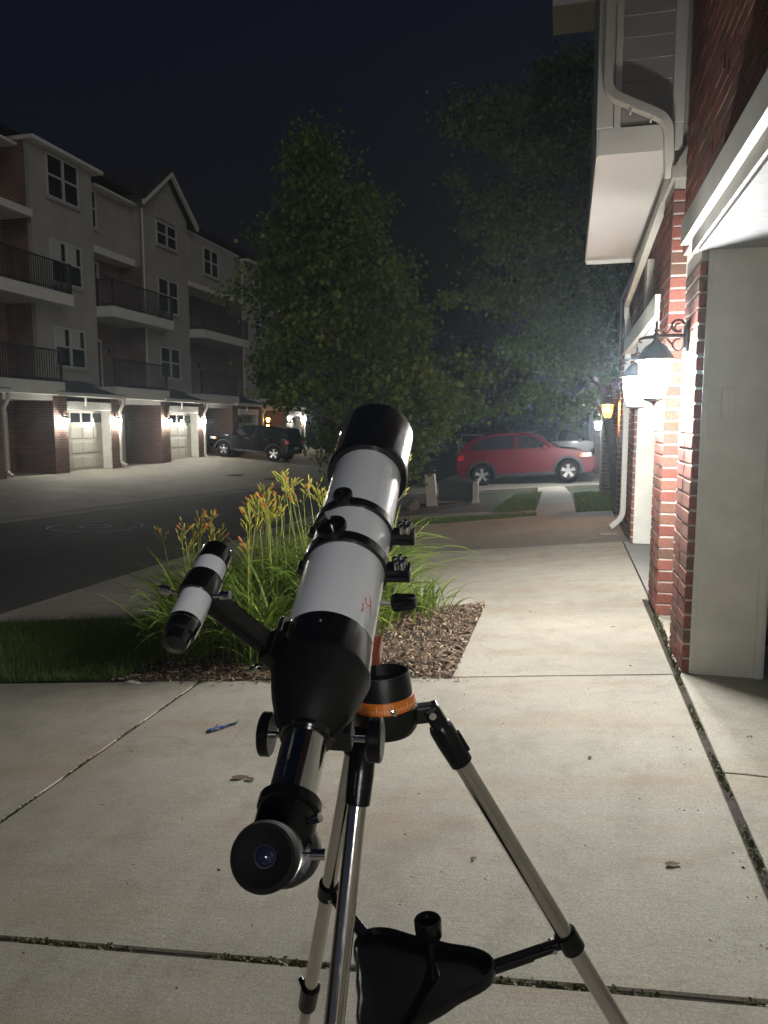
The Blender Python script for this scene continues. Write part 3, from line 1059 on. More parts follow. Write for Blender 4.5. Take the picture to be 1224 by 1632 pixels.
# garage openings
def opening(y0, y1, zh, xf, deep, name_pref, door_x):
    # far jamb panel looks to the camera, near jamb looks away
    j = MB().box((xf + 0.045, y1 - 0.022, 0.004), (xf + deep, y1 + 0.03, zh)).build('jamb', M['jamb'], rb, bevel=0.004)
    MB().box((xf + 0.045, y0 - 0.03, 0.004), (xf + deep, y0, zh)).build('jamb', M['jamb'], rb, bevel=0.004)
    MB().box((xf + 0.036, y1 - 0.032, 0.01), (xf + 0.06, y1 - 0.0225, zh)).build('corner_bead', M['jamb'], rb, bevel=0.003)
    MB().box((xf + deep - 0.05, y1 - 0.036, 0.006), (xf + deep - 0.012, y1 - 0.0225, zh)).build('door_stop', M['jamb'], rb, bevel=0.003)
    # door of four rows of raised panels
    d = MB().box((door_x, y0, 0.01), (door_x + 0.045, y1, zh)).build('garage_door', M['door_paint'], rb)
    rows = 4
    W = y1 - y0
    cols = max(4, int(W / 0.62))
    for r in range(rows):
        for c in range(cols):
            ya = y0 + W * c / cols + 0.05
            za = 0.03 + (zh - 0.03) * r / rows + 0.05
            MB().box((door_x - 0.012, ya, za), (door_x - 0.001, ya + W / cols - 0.10, za + (zh - 0.03) / rows - 0.10)).build('door_panel', M['door_paint'], d, bevel=0.008)


opening(-0.75, 4.15, 2.19, 0.620, 0.40, 'near', 1.06)
opening(5.95, 8.66, 2.10, 0.695, 0.28, 'second', 1.00)
# head of the near opening: two stepped boards and a soffit
MB().box((0.565, -1.1, 2.275), (0.70, 4.47, 2.405)).build('head_board', M['fascia'], rb, bevel=0.004)
MB().box((0.600, -1.05, 2.196), (0.70, 4.30, 2.272)).build('head_board', M['fascia'], rb, bevel=0.003)
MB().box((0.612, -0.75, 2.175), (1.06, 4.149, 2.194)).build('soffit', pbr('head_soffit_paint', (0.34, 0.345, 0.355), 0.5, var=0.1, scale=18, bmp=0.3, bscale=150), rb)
# head of the second opening
MB().box((0.595, 5.96, 2.105), (0.72, 9.10, 2.26)).build('head_board', M['fascia'], rb, bevel=0.004)
MB().box((0.640, 5.955, 2.085), (1.0, 8.655, 2.102)).build('soffit', M['soffit'], rb)
# small pilaster strip above it
MB().box((0.66, 7.40, 2.265), (0.724, 7.62, 2.80)).build('pilaster_strip', M['stone'], rb, bevel=0.004)

# a flush cover plate on the jamb
MB().box((0.748, 4.119, 1.345), (0.815, 4.1275, 1.50)).build('cover_plate', M['jamb'], rb, bevel=0.006)

# bay with lap siding over the second garage
BX0, BX1, BY0, BY1, BZ = 0.135, 0.68, 5.47, 8.86, 3.10
MB().box((BX0 + 0.03, BY0 + 0.03, BZ + 0.03), (0.953, BY1, 7.3)).build('bay_core', M['siding'], rb)
MB().box((BX0 + 0.012, BY0 + 0.012, BZ), (0.953, BY1 - 0.01, BZ + 0.028)).build('bay_soffit', M['soffit'], rb, bevel=0.003)
MB().box((BX0, BY0, BZ - 0.014), (BX0 + 0.011, BY1, BZ + 0.20)).build('bay_skirt', M['trim'], rb, bevel=0.003)
MB().box((BX0 + 0.012, BY1 - 0.009, BZ - 0.035), (0.70, BY1 + 0.03, BZ + 0.10)).build('bay_skirt', M['trim'], rb, bevel=0.004)
MB().box((BX0 + 0.012, BY0 - 0.006, BZ - 0.004), (BX1 - 0.002, BY0 + 0.011, BZ + 0.165)).build('bay_skirt', M['trim'], rb, bevel=0.003)
MB().box((BX0 - 0.004, BY0 - 0.012, BZ + 0.166), (BX0 + 0.10, BY0 + 0.029, 7.3)).build('corner_trim', M['trim'], rb, bevel=0.004)
MB().box((BX0 + 0.105, BY0 - 0.010, BZ + 0.166), (BX0 + 0.15, BY0 + 0.029, 7.3)).build('corner_trim', M['trim'], rb, bevel=0.004)
MB().box((BX1 - 0.075, BY0 - 0.010, BZ + 0.166), (BX1, BY0 + 0.029, 7.3)).build('corner_trim', M['trim'], rb, bevel=0.004)
sb = MB()
sx0, sx1 = BX0 + 0.155, BX1 - 0.08
prof = [(0.0, 0.0), (-0.013, 0.0), (-0.003, 0.137), (0.0, 0.137)]
for k in range(16):
    z = BZ + 0.18 + k * 0.137
    q = MB().prism(prof, sx0, sx1, lambda u, v, d: Vector((d, BY0 + 0.028 + u, z + v)))
    q.build('siding_board', M['siding'], rb)
# ledger under the bay
MB().box((0.66, 5.97, 3.02), (0.724, 8.84, 3.094)).build('ledger', M['trim'], rb, bevel=0.004)

# eave of the next roof above
MB().prism([(-0.36, 6.95), (0.96, 6.95), (0.96, 7.2), (-0.36, 7.1)], 11.2, 12.0, lambda u, v, d: Vector((u, d, v))).build('eave', M['trim'], rb, bevel=0.01)


# downspout: down the bay, across to the wall, a long sloped run over the garage, and down to the ground
def rounded(pts, r=0.05, n=4):
    pts = [Vector(p) for p in pts]
    out = [pts[0]]
    for a, p, c in zip(pts, pts[1:], pts[2:]):
        d0, d1 = (a - p), (c - p)
        rr = min(r, d0.length * 0.45, d1.length * 0.45)
        A, B_ = p + d0.normalized() * rr, p + d1.normalized() * rr
        for i in range(n + 1):
            t = i / n
            out.append(A * (1 - t) ** 2 + p * 2 * t * (1 - t) + B_ * t * t)
    out.append(pts[-1])
    return out


ds = thing('downspout', 'cream painted downspout running down the siding bay and over the garage to the drive', 'downspout', (0.68, 9.45, 0.0))
p_up = rounded([(BX0 + 0.060, 5.405, 7.2), (BX0 + 0.060, 5.405, 3.46), (0.575, 5.395, 3.265), (0.605, 5.50, 2.93)], 0.085, 6)
MB().sweep(p_up, 0.075, 0.06, (0, 1, 0)).build('upper_pipe', M['spout'], ds, smooth=30, bevel=0.006)
p_run = rounded([(0.640, 5.50, 2.985), (0.625, 9.40, 2.70), (0.640, 9.47, 2.55)], 0.05, 4)
MB().sweep(p_run, 0.06, 0.085, (1, 0, 0.0)).build('sloped_run', M['spout'], ds, smooth=30, bevel=0.006)
p_dn = rounded([(0.640, 9.475, 2.60), (0.665, 9.48, 2.42), (0.675, 9.48, 0.20), (0.53, 9.45, 0.07)], 0.10, 5)
MB().sweep(p_dn, 0.085, 0.065, (0, 1, 0)).build('lower_pipe', M['spout'], ds, smooth=30, bevel=0.006)
for (x, y, z, w) in ((BX0 + 0.060, 5.405, 4.05, 0.086), (0.34, 5.40, 3.375, 0.05), (0.47, 5.398, 3.315, 0.05)):
    MB().box((x - w / 2 if w > 0.06 else x - 0.006, y - 0.035, z - (0.02 if w > 0.06 else 0.05)), (x + w / 2 if w > 0.06 else x + 0.006, y + 0.035, z + (0.02 if w > 0.06 else 0.04))).build('strap', M['spout'], ds)
sp = MB().box((0.40, 9.36, -0.05), (0.62, 9.56, 0.0)).build('splash_block', M['concrete'], bevel=0.01)
tag(sp, 'small concrete splash block under the downspout foot', 'splash block')


# ------------------------------------------------------------------ wrought iron lanterns
def arc(c, r, a0, a1, n, fn):
    return [fn(c[0] + r * math.cos(a0 + (a1 - a0) * i / n), c[1] + r * math.sin(a0 + (a1 - a0) * i / n)) for i in range(n + 1)]


def lantern(label, loc, glow, bulb=None, out=Vector((-1, 0, 0)), group=None, s=1.0, reach=0.165):
    """loc: point on the wall behind the lantern, at the height of its arm"""
    t = thing('wall_lantern', label, 'lantern', loc, group=group)
    W = Vector(loc)
    sidev = Vector((0, 0, 1)).cross(out)

    def P(u, v):
        return W + out * (u * s) + Vector((0, 0, v * s))
    c = P(reach, 0)
    up = Vector((0, 0, 1))
    MB().obox(P(0.008, -0.005), out, sidev, up, 0.008 * s, 0.038 * s, 0.085 * s).build('backplate', M['iron'], t, bevel=0.006 * s)
    MB().obox(P(0.02, -0.005), out, sidev, up, 0.006 * s, 0.025 * s, 0.06 * s).build('backplate_boss', M['iron'], t, bevel=0.004 * s)
    arm = MB()
    arm.tube([P(0.02, 0.0), P(0.06, 0.005), P(0.11, 0.003), P(reach, 0.0), P(reach + 0.06, -0.004), P(reach + 0.085, -0.012), P(reach + 0.088, -0.026), P(reach + 0.072, -0.030)], [0.011 * s, 0.011 * s, 0.010 * s, 0.010 * s, 0.008 * s, 0.007 * s, 0.006 * s, 0.005 * s], 8)
    arm.build('arm', M['iron'], t, smooth=50)
    sc = MB()
    sc.tube(arc((0.055, 0.055), 0.032, -2.2, 2.9, 16, P), 0.0055 * s, 6)
    sc.tube(arc((0.055, 0.047), 0.018, -2.6, 2.0, 12, P), 0.005 * s, 6)
    sc.tube([P(0.085, 0.075), P(0.092, 0.045), P(0.105, 0.022), P(0.125, 0.016), P(0.135, 0.026), P(0.125, 0.034)], 0.005 * s, 6)
    sc.tube(arc((0.05, -0.045), 0.030, -3.3, 1.9, 16, P), 0.0055 * s, 6)
    sc.tube([P(0.078, -0.045), P(0.095, -0.03), P(0.11, -0.012)], 0.005 * s, 6)
    sc.build('scroll', M['iron'], t, smooth=50)
    MB().lathe(c, up, [(-0.01 * s, 0.012 * s), (0.012 * s, 0.016 * s), (0.02 * s, 0.008 * s), (0.035 * s, 0.014 * s), (0.045 * s, 0.007 * s), (0.075 * s, 0.0075 * s), (0.085 * s, 0.003 * s), (0.112 * s, 0.0)], 12).build('finial', M['iron'], t, smooth=40)
    # bell roof
    MB().lathe(c, up, [(-0.005 * s, 0.010 * s), (-0.022 * s, 0.018 * s), (-0.035 * s, 0.030 * s), (-0.055 * s, 0.058 * s), (-0.085 * s, 0.080 * s), (-0.112 * s, 0.098 * s), (-0.120 * s, 0.106 * s), (-0.128 * s, 0.106 * s), (-0.128 * s, 0.094 * s), (-0.11 * s, 0.088 * s)], 20, caps=False).build('roof', M['iron'], t, smooth=35)
    zt, zb = -0.132 * s, -0.330 * s
    MB().lathe(c, up, [(zt, 0.086 * s), (zt - 0.08 * s, 0.083 * s), (zt - 0.15 * s, 0.070 * s), (zb, 0.050 * s), (zb, 0.0)], 16, caps=False).build('glass', glow, t, smooth=40)
    if bulb:
        MB().lathe(c + up * (zt - 0.09 * s), up, [(-0.025 * s, 0.0), (-0.018 * s, 0.018 * s), (0.0, 0.025 * s), (0.018 * s, 0.018 * s), (0.04 * s, 0.010 * s), (0.06 * s, 0.008 * s)], 12, caps=False).build('bulb', bulb, t, smooth=60)
    fr = MB()
    for k in range(6):
        a = 2 * math.pi * (k + 0.5) / 6
        dv = Vector((math.cos(a), math.sin(a), 0))
        fr.tube([c + up * (zt - 0.0) + dv * 0.091 * s, c + up * (zt - 0.08 * s) + dv * 0.088 * s, c + up * (zt - 0.15 * s) + dv * 0.075 * s, c + up * (zb - 0.002) + dv * 0.055 * s], 0.0035 * s, 5)
    fr.build('cage', M['iron'], t, smooth=50)
    MB().lathe(c, up, [(zb - 0.001, 0.062 * s), (zb - 0.012 * s, 0.062 * s), (zb - 0.018 * s, 0.03 * s), (zb - 0.03 * s, 0.010 * s), (zb - 0.045 * s, 0.0)], 16).build('base_ring', M['iron'], t, smooth=35)
    return t


GL = 'wall lanterns'
lantern('black scrolled wall lantern glowing white on the brick pier beside the cream jamb', (0.621, 4.42, 1.79), M['lamp_white'], group=GL)
lantern('black wall lantern glowing white on the capped tall brick pier', (0.629, 5.70, 1.775), M['lamp_white'], group=GL)
lantern('wall lantern glowing warm orange on the end pier above the lawn', (0.744, 11.95, 1.735), M['lamp_warm'], bulb=M['bulb_warm'], group=GL)
# the twin of the first lantern, on the other side of the same wide garage opening
pier(rb, 0.622, 0.90, -1.25, -0.78, 0.0, 2.21)
lantern('white wall lantern on the other pier of the wide near garage opening', (0.621, -1.02, 1.79), emit('lantern_glow_twin', (1.0, 1.0, 0.97), 160), group=GL)

# ------------------------------------------------------------------ next building of the row
nb = thing('neighbour_townhouse', 'neighbouring brick townhouse with white lamp and garage behind the red car', 'building', (1.5, 20, gz(1.5, 20)))
MB().box((1.95, 16.9, -0.9), (2.6, 45, 8.5)).build('wall', M['far_brick'], nb)
for (ya, yb, x0) in ((16.85, 17.4, 0.76), (20.6, 21.1, 0.95), (27.5, 28.1, 0.95), (36, 36.6, 0.95)):
    MB().box((x0, ya, -0.9), (1.949, yb, 2.6)).build('brick_pier', M['far_brick'], nb)
MB().box((0.93, 21.11, 1.9), (1.948, 27.49, 2.6)).build('garage_head', M['trim'], nb)
MB().box((1.7, 21.12, -0.9), (1.75, 27.48, 1.9)).build('garage_door', M['door_paint'], nb)
MB().box((0.93, 28.11, 1.9), (1.948, 35.9, 2.6)).build('garage_head', M['trim'], nb)
MB().box((1.7, 28.12, -0.9), (1.75, 35.9, 1.9)).build('garage_door', M['door_paint'], nb)
MB().box((0.75, 17.41, 2.61), (2.6, 45, 2.85)).build('ledge', M['trim'], nb)
MB().box((0.84, 20.45, -0.6), (0.92, 20.53, 2.6)).build('downspout', M['spout'], nb)
MB().box((2.2, 12.25, -0.6), (2.4, 16.85, 7)).build('entry_wall', M['far_brick'], nb)
MB().box((2.12, 13.6, -0.3), (2.19, 14.6, 1.9)).build('entry_door', M['black_paint'], nb)
lantern('bright white wall lamp on the brick pier past the red car', (0.949, 20.85, 1.50), M['lamp_glare'], group=GL, s=1.0)

# ================================================================== LEFT: apartment row over garages
lb = thing('apartment_row', 'four storey stucco and brick apartment row with balconies over lit garages', 'building', (-18.5, 30, -0.38))
XF, XR, XW, XD = -17.0, -18.6, -18.5, -19.7     # garage front, recessed garage, bay face, brick recess
ZE = 11.35


def lbox(a, b_, name, mat, parent=None, bevel=0):
    return MB().box(a, b_).build(name, mat, parent or lb, bevel=bevel)


def window(y0, y1, z0, z1, x, blind=False):
    """two sashes side by side, each of two panes"""
    f = MB()
    w = 0.07
    f.box((x, y0, z0), (x + 0.06, y1, z0 + w))
    f.box((x, y0, z1 - w), (x + 0.06, y1, z1))
    f.box((x, y0, z0 + w), (x + 0.06, y0 + w, z1 - w))
    f.box((x, y1 - w, z0 + w), (x + 0.06, y1, z1 - w))
    ym = (y0 + y1) / 2
    f.box((x, ym - 0.055, z0 + w), (x + 0.07, ym + 0.055, z1 - w))
    zm = z0 + (z1 - z0) * 0.52
    f.box((x, y0 + w, zm - 0.035), (x + 0.05, ym - 0.055, zm + 0.035))
    f.box((x, ym + 0.055, zm - 0.035), (x + 0.05, y1 - w, zm + 0.035))
    wo = f.build('window', M['frame_white'], lb)
    for (a, c) in ((y0 + w, ym - 0.055), (ym + 0.055, y1 - w)):
        for (p, q, up) in ((z0 + w, zm - 0.035, 0), (zm + 0.035, z1 - w, 1)):
            MB().box((x + 0.01, a, p), (x + 0.02, c, q)).build('pane', M['pane'], wo)
            if blind and up:
                MB().box((x + 0.021, a, p), (x + 0.024, a + (c - a) * 0.72, q)).build('blind', M['blind'], wo)
    MB().box((x, y0 - 0.08, z0 - 0.10), (x + 0.10, y1 + 0.08, z0 - 0.002)).build('sill', M['stucco'], wo)
    return wo


def railing(parent, pts, z, h=1.05):
    b = MB()
    for (xa, ya), (xb, yb) in zip(pts, pts[1:]):
        L = math.hypot(xb - xa, yb - ya)
        n = max(2, int(L / 0.115))
        b.tube([(xa, ya, z + h), (xb, yb, z + h)], 0.028, 6)
        b.tube([(xa, ya, z + 0.10), (xb, yb, z + 0.10)], 0.02, 6)
        for i in range(n + 1):
            x, y = xa + (xb - xa) * i / n, ya + (yb - ya) * i / n
            b.box((x - 0.011, y - 0.011, z), (x + 0.011, y + 0.011, z + h))
    for (x, y) in pts:
        b.box((x - 0.03, y - 0.03, z), (x + 0.03, y + 0.03, z + h + 0.04))
    return b.build('railing', M['rail'], parent)


def balcony(y0, y1, ztop, xout=-17.75, slab_h=0.42):
    s_ = lbox((XD + 0.02, y0, ztop - slab_h), (xout, y1, ztop), 'balcony', M['trim'], bevel=0.02)
    railing(s_, [(XW + 0.05, y0 + 0.06), (xout - 0.07, y0 + 0.06), (xout - 0.07, y1 - 0.06), (XW + 0.05, y1 - 0.06)], ztop)
    return s_


def door_unit(y0, y1, z0, x):
    f = MB()
    f.box((x, y0, z0), (x + 0.08, y0 + 0.09, z0 + 2.15))
    f.box((x, y1 - 0.09, z0), (x + 0.08, y1, z0 + 2.15))
    f.box((x, y0 + 0.09, z0 + 2.05), (x + 0.08, y1 - 0.09, z0 + 2.15))
    f.box((x, (y0 + y1) / 2 - 0.05, z0), (x + 0.07, (y0 + y1) / 2 + 0.05, z0 + 2.05))
    d = f.build('balcony_door', M['frame_white'], lb)
    MB().box((x + 0.01, y0 + 0.09, z0), (x + 0.02, (y0 + y1) / 2 - 0.05, z0 + 2.05)).build('pane', M['pane'], d)
    MB().box((x + 0.01, (y0 + y1) / 2 + 0.05, z0), (x + 0.02, y1 - 0.09, z0 + 2.05)).build('pane', M['pane'], d)


YS, YEND = 15.5, 50.0
lbox((-26, YS, -0.6), (XD, YEND, ZE - 0.25), 'rear_block', M['far_brick'])
# stucco bays standing forward of the brick recesses
BAYS = [(17.0, 20.1, ZE, False), (23.75, 27.35, ZE, True), (31.0, 35.05, 11.15, True), (41.9, 46.2, 10.9, True)]
for i, (ya, yb, ze, win) in enumerate(BAYS):
    lbox((XD + 0.001, ya, 2.3), (XW, yb, ze - 0.26), 'stucco_bay', M['stucco'])
    if win:
        c = (ya + yb) / 2
        wy0, wy1 = c - 0.92, c + 0.92
        window(wy0, wy1, 3.42, 4.90, XW + 0.002, blind=(i == 1))
        window(wy0, wy1, 6.48, 8.03, XW + 0.002, blind=(i == 1))
        window(wy0, wy1, 9.48, 11.02 if i == 1 else 10.55, XW + 0.002)
# brick cheeks of the bays
for (ya, za, zb) in ((17.0, 2.31, 11.05), (23.75, 2.31, 11.05), (31.0, 2.31, 8.24), (41.9, 2.31, 8.2)):
    lbox((XD + 0.003, ya - 0.03, za), (XW - 0.16, ya - 0.002, zb), 'brick_cheek', M['far_brick'])
# upper stucco of the recessed storeys
lbox((XD + 0.001, 27.352, 8.55), (-19.1, 30.998, ZE - 0.26), 'stucco_infill', M['stucco'])
lbox((XD + 0.001, 27.36, 8.25), (-18.9, 30.99, 8.548), 'stucco_ledge', M['trim'], bevel=0.02)
window(27.75, 28.45, 9.25, 10.75, -19.098)
lbox((XD + 0.001, 35.052, 8.35), (XW - 0.15, 41.0, ZE - 0.5), 'stucco_infill', M['stucco'])
lbox((XD + 0.001, 35.06, 8.10), (XW + 0.1, 41.2, 8.348), 'stucco_ledge', M['trim'], bevel=0.02)
window(37.0, 38.7, 9.05, 10.45, XW - 0.148)
lbox((XD + 0.001, 20.102, 8.45), (-18.3, 23.6, 8.72), 'stucco_ledge', M['trim'], bevel=0.02)
# doors and small lamps in the recesses
for (y0, y1) in ((21.2, 22.9), (27.7, 29.3), (35.6, 37.2)):
    for z in (2.75, 6.0):
        door_unit(y0, y1, z, XD + 0.002)
for y in (22.95, 29.85, 38.2):
    for z in (4.35, 7.5):
        MB().lathe((XD + 0.06, y, z), (0, 0, 1), [(0, 0.03), (0.03, 0.06), (0.16, 0.08), (0.2, 0.05), (0.24, 0.0)], 10).build('unlit_lamp', M['iron'], lb, smooth=40)
# balconies
balcony(19.0, 24.9, 6.00)
balcony(27.40, 32.2, 6.00)
balcony(35.10, 40.6, 6.00)
# ground slab edges: balconies over the recessed garages, dark low roofs over the projecting garages
GAR = [(16.0, 20.05, 0), (22.45, 26.30, 1), (29.45, 33.35, 1), (36.6, 40.5, 2), (43.7, 47.6, 2)]
REC = [(20.05, 22.45), (26.30, 29.45), (33.35, 36.6), (40.5, 43.7)]
for (ya, yb) in REC:
    s_ = lbox((XD + 0.02, ya - 0.45, 2.28), (-16.75, yb + 0.35, 2.72), 'balcony', M['trim'], bevel=0.02)
    railing(s_, [(-16.85, ya - 0.4), (-16.85, yb + 0.3)], 2.72)
    # recessed garage door
    lbox((XD + 0.001, ya + 0.002, -0.6), (XR, yb - 0.002, 2.27), 'recess_wall', M['far_brick'])
    lbox((XR + 0.002, ya + 0.35, -0.5), (XR + 0.05, yb - 0.35, 1.72), 'garage_door', M['door_paint'])
    lbox((XR + 0.002, ya + 0.02, 2.10), (-17.0, yb - 0.02, 2.276), 'soffit_board', M['soffit'])
for i, (ya, yb, lit) in enumerate(GAR):
    z0 = -0.6
    # return wall looking to the camera, two piers, recessed door with a jamb panel
    lbox((XR - 0.8, ya, z0), (XF - 0.41, ya + 0.25, 2.26), 'return_wall', M['far_brick'])
    lbox((XF - 0.405, ya - 0.012, z0), (XF, ya + 0.72, 2.26), 'brick_pier', M['far_brick'])
    lbox((XF - 0.405, yb - 0.52, z0), (XF, yb + 0.012, 2.26), 'brick_pier', M['far_brick'])
    lbox((XR - 0.8, yb - 0.25, z0), (XF - 0.41, yb, 2.26), 'return_wall', M['far_brick'])
    dy0, dy1 = ya + 0.725, yb - 0.525
    d = lbox((XF - 0.46, dy0, z0 + 0.1), (XF - 0.40, dy1, 1.80), 'garage_door', M['door_paint'])
    rows, cols = 4, 4
    for r in range(rows):
        for c in range(cols):
            W = (dy1 - dy0) / cols
            zb = -0.36 + 2.14 * r / rows
            if r == 3:
                MB().box((XF - 0.399, dy0 + W * c + 0.07, zb + 0.12), (XF - 0.388, dy0 + W * (c + 1) - 0.07, zb + 0.45)).build('door_light', M['pane'], d)
            else:
                MB().box((XF - 0.399, dy0 + W * c + 0.06, zb + 0.07), (XF - 0.375, dy0 + W * (c + 1) - 0.06, zb + 0.47)).build('door_panel', M['door_paint'], d, bevel=0.012)
    lbox((XF - 0.398, dy1 - 0.04, z0 + 0.1), (XF - 0.02, dy1 - 0.001, 1.80), 'jamb', M['jamb'])
    lbox((XF - 0.46, dy0 - 0.001, 1.803), (XF + 0.03, dy1 + 0.001, 2.10), 'head_board', M['fascia'], bevel=0.01)
    lbox((XF - 0.5, ya - 0.05, 2.263), (XF + 0.30, yb + 0.08, 2.40), 'gutter_board', M['fascia'], bevel=0.02)
    MB().prism([(XF + 0.32, 2.402), (XW + 0.001, 2.402), (XW + 0.001, 2.95)], ya - 0.1, yb + 0.1, lambda u, v, dd: Vector((u, dd, v))).build('low_roof', M['roofing'], lb)
    p_ = rounded([(XF + 0.22, yb + 0.02, 2.28), (XF + 0.22, yb + 0.02, 2.12), (XF + 0.06, yb - 0.02, 1.80), (XF + 0.06, yb - 0.02, -0.20), (XF + 0.25, yb - 0.02, -0.30)], 0.08, 3)
    MB().sweep(p_, 0.10, 0.08, (0, 1, 0)).build('downspout', M['spout'], lb, smooth=30)
    MB().tube([(XF + 0.05, (dy0 + dy1) / 2 - 0.3, 2.25), (XF + 0.05, (dy0 + dy1) / 2 - 0.3, 1.95)], 0.035, 8).build('vent_pipe', M['spout'], lb, smooth=40)

# roofs: flat eaves with shadow gap, dark shingle slopes, one gable with an arched panel
for (ya, yb, ze) in ((17.0, 20.1, ZE), (23.75, 27.35, ZE), (41.9, 46.2, 10.9)):
    lbox((XD - 0.3, ya - 0.12, ze - 0.25), (XW + 0.32, yb + 0.40, ze - 0.10), 'eave', M['trim'], bevel=0.03)
for (ya, yb) in ((20.36, 23.49), (27.91, 30.99), (35.06, 41.64)):
    lbox((XD - 0.3, ya, ZE - 0.52), (-18.7, yb, ZE - 0.42), 'eave', M['trim'], bevel=0.03)
MB().prism([(XD + 0.9, ZE + 0.005), (-23, ZE + 2.1), (-26.3, ZE + 0.005)], YS, 49.5, lambda u, v, d: Vector((u, d, v))).build('roof', M['roofing'], lb)
g = MB()
ya, yb = 31.0, 35.05
yc = (ya + yb) / 2
g.prism([(ya, 10.89), (yb, 10.89), (yb, 11.15), (yc, 12.85), (ya, 11.15)], XD - 0.2, XW - 0.001, lambda u, v, d: Vector((d, u, v)))
g.build('gable', M['stucco'], lb)
for sgn in (-1, 1):
    r = MB()
    y_e = yc + sgn * ((yb - ya) / 2 + 0.45)
    r.prism([(yc, 12.88), (y_e, 11.00), (y_e, 11.14), (yc, 13.06)], XD - 4.0, XW + 0.45, lambda u, v, d: Vector((d, u, v)))
    r.build('gable_roof', M['roofing'], lb)
    r = MB()
    r.prism([(yc, 12.66), (y_e, 10.78), (y_e, 10.99), (yc, 12.87)], XW + 0.30, XW + 0.44, lambda u, v, d: Vector((d, u, v)))
    r.build('barge_board', M['trim'], lb)
arch = [(yc - 0.95, 10.66)] + [(yc + 0.95 * math.cos(math.pi - math.pi * k / 14), 10.95 + 0.95 * math.sin(math.pi * k / 14)) for k in range(15)] + [(yc + 0.95, 10.66)]
MB().prism(arch, XW + 0.002, XW + 0.06, lambda u, v, d: Vector((d, u, v))).build('arched_panel', M['siding'], lb)
for y in (30.9, 41.4):
    MB().tube([(XW + 0.06, y, 10.7), (XW + 0.06, y, 2.9)], 0.05, 8).build('downspout', M['spout'], lb, smooth=40)

GLF = 'lanterns on the garages over the road'
LABS = ['bright white lamp on the pier left of the first lit garage over the road', 'bright white lamp beside the downspout right of the first lit garage over the road',
        'bright white lamp left of the second lit garage door, over the road', 'bright white lamp on the pier beside the black vehicle over the road']
q = 0
for (ya, yb, lit) in GAR:
    if lit == 1:
        for y in (ya + 0.42, yb - 0.28):
            lantern(LABS[q], (XF, y, 1.62), M['lamp_far'], out=Vector((1, 0, 0)), group=GLF)
            q += 1
lantern('amber wall lamp showing through the maple leaves above the black vehicle', (XF, 41.0, 1.75), M['lamp_amber'], out=Vector((1, 0, 0)), group=GLF)
lantern('small white wall lamp shining through the maple leaves', (XF, 47.3, 1.85), M['lamp_far'], out=Vector((1, 0, 0)), group=GLF)

# ================================================================== VEHICLES
def arch_pts(cx, r, z0, n=9):
    a0 = math.asin(max(-1, min(1, (z0 - 0.34) / r)))
    return [(cx + r * math.cos(math.pi - a0 - (math.pi - 2 * a0) * i / n), 0.34 + r * math.sin(math.pi - a0 - (math.pi - 2 * a0) * i / n)) for i in range(n + 1)]


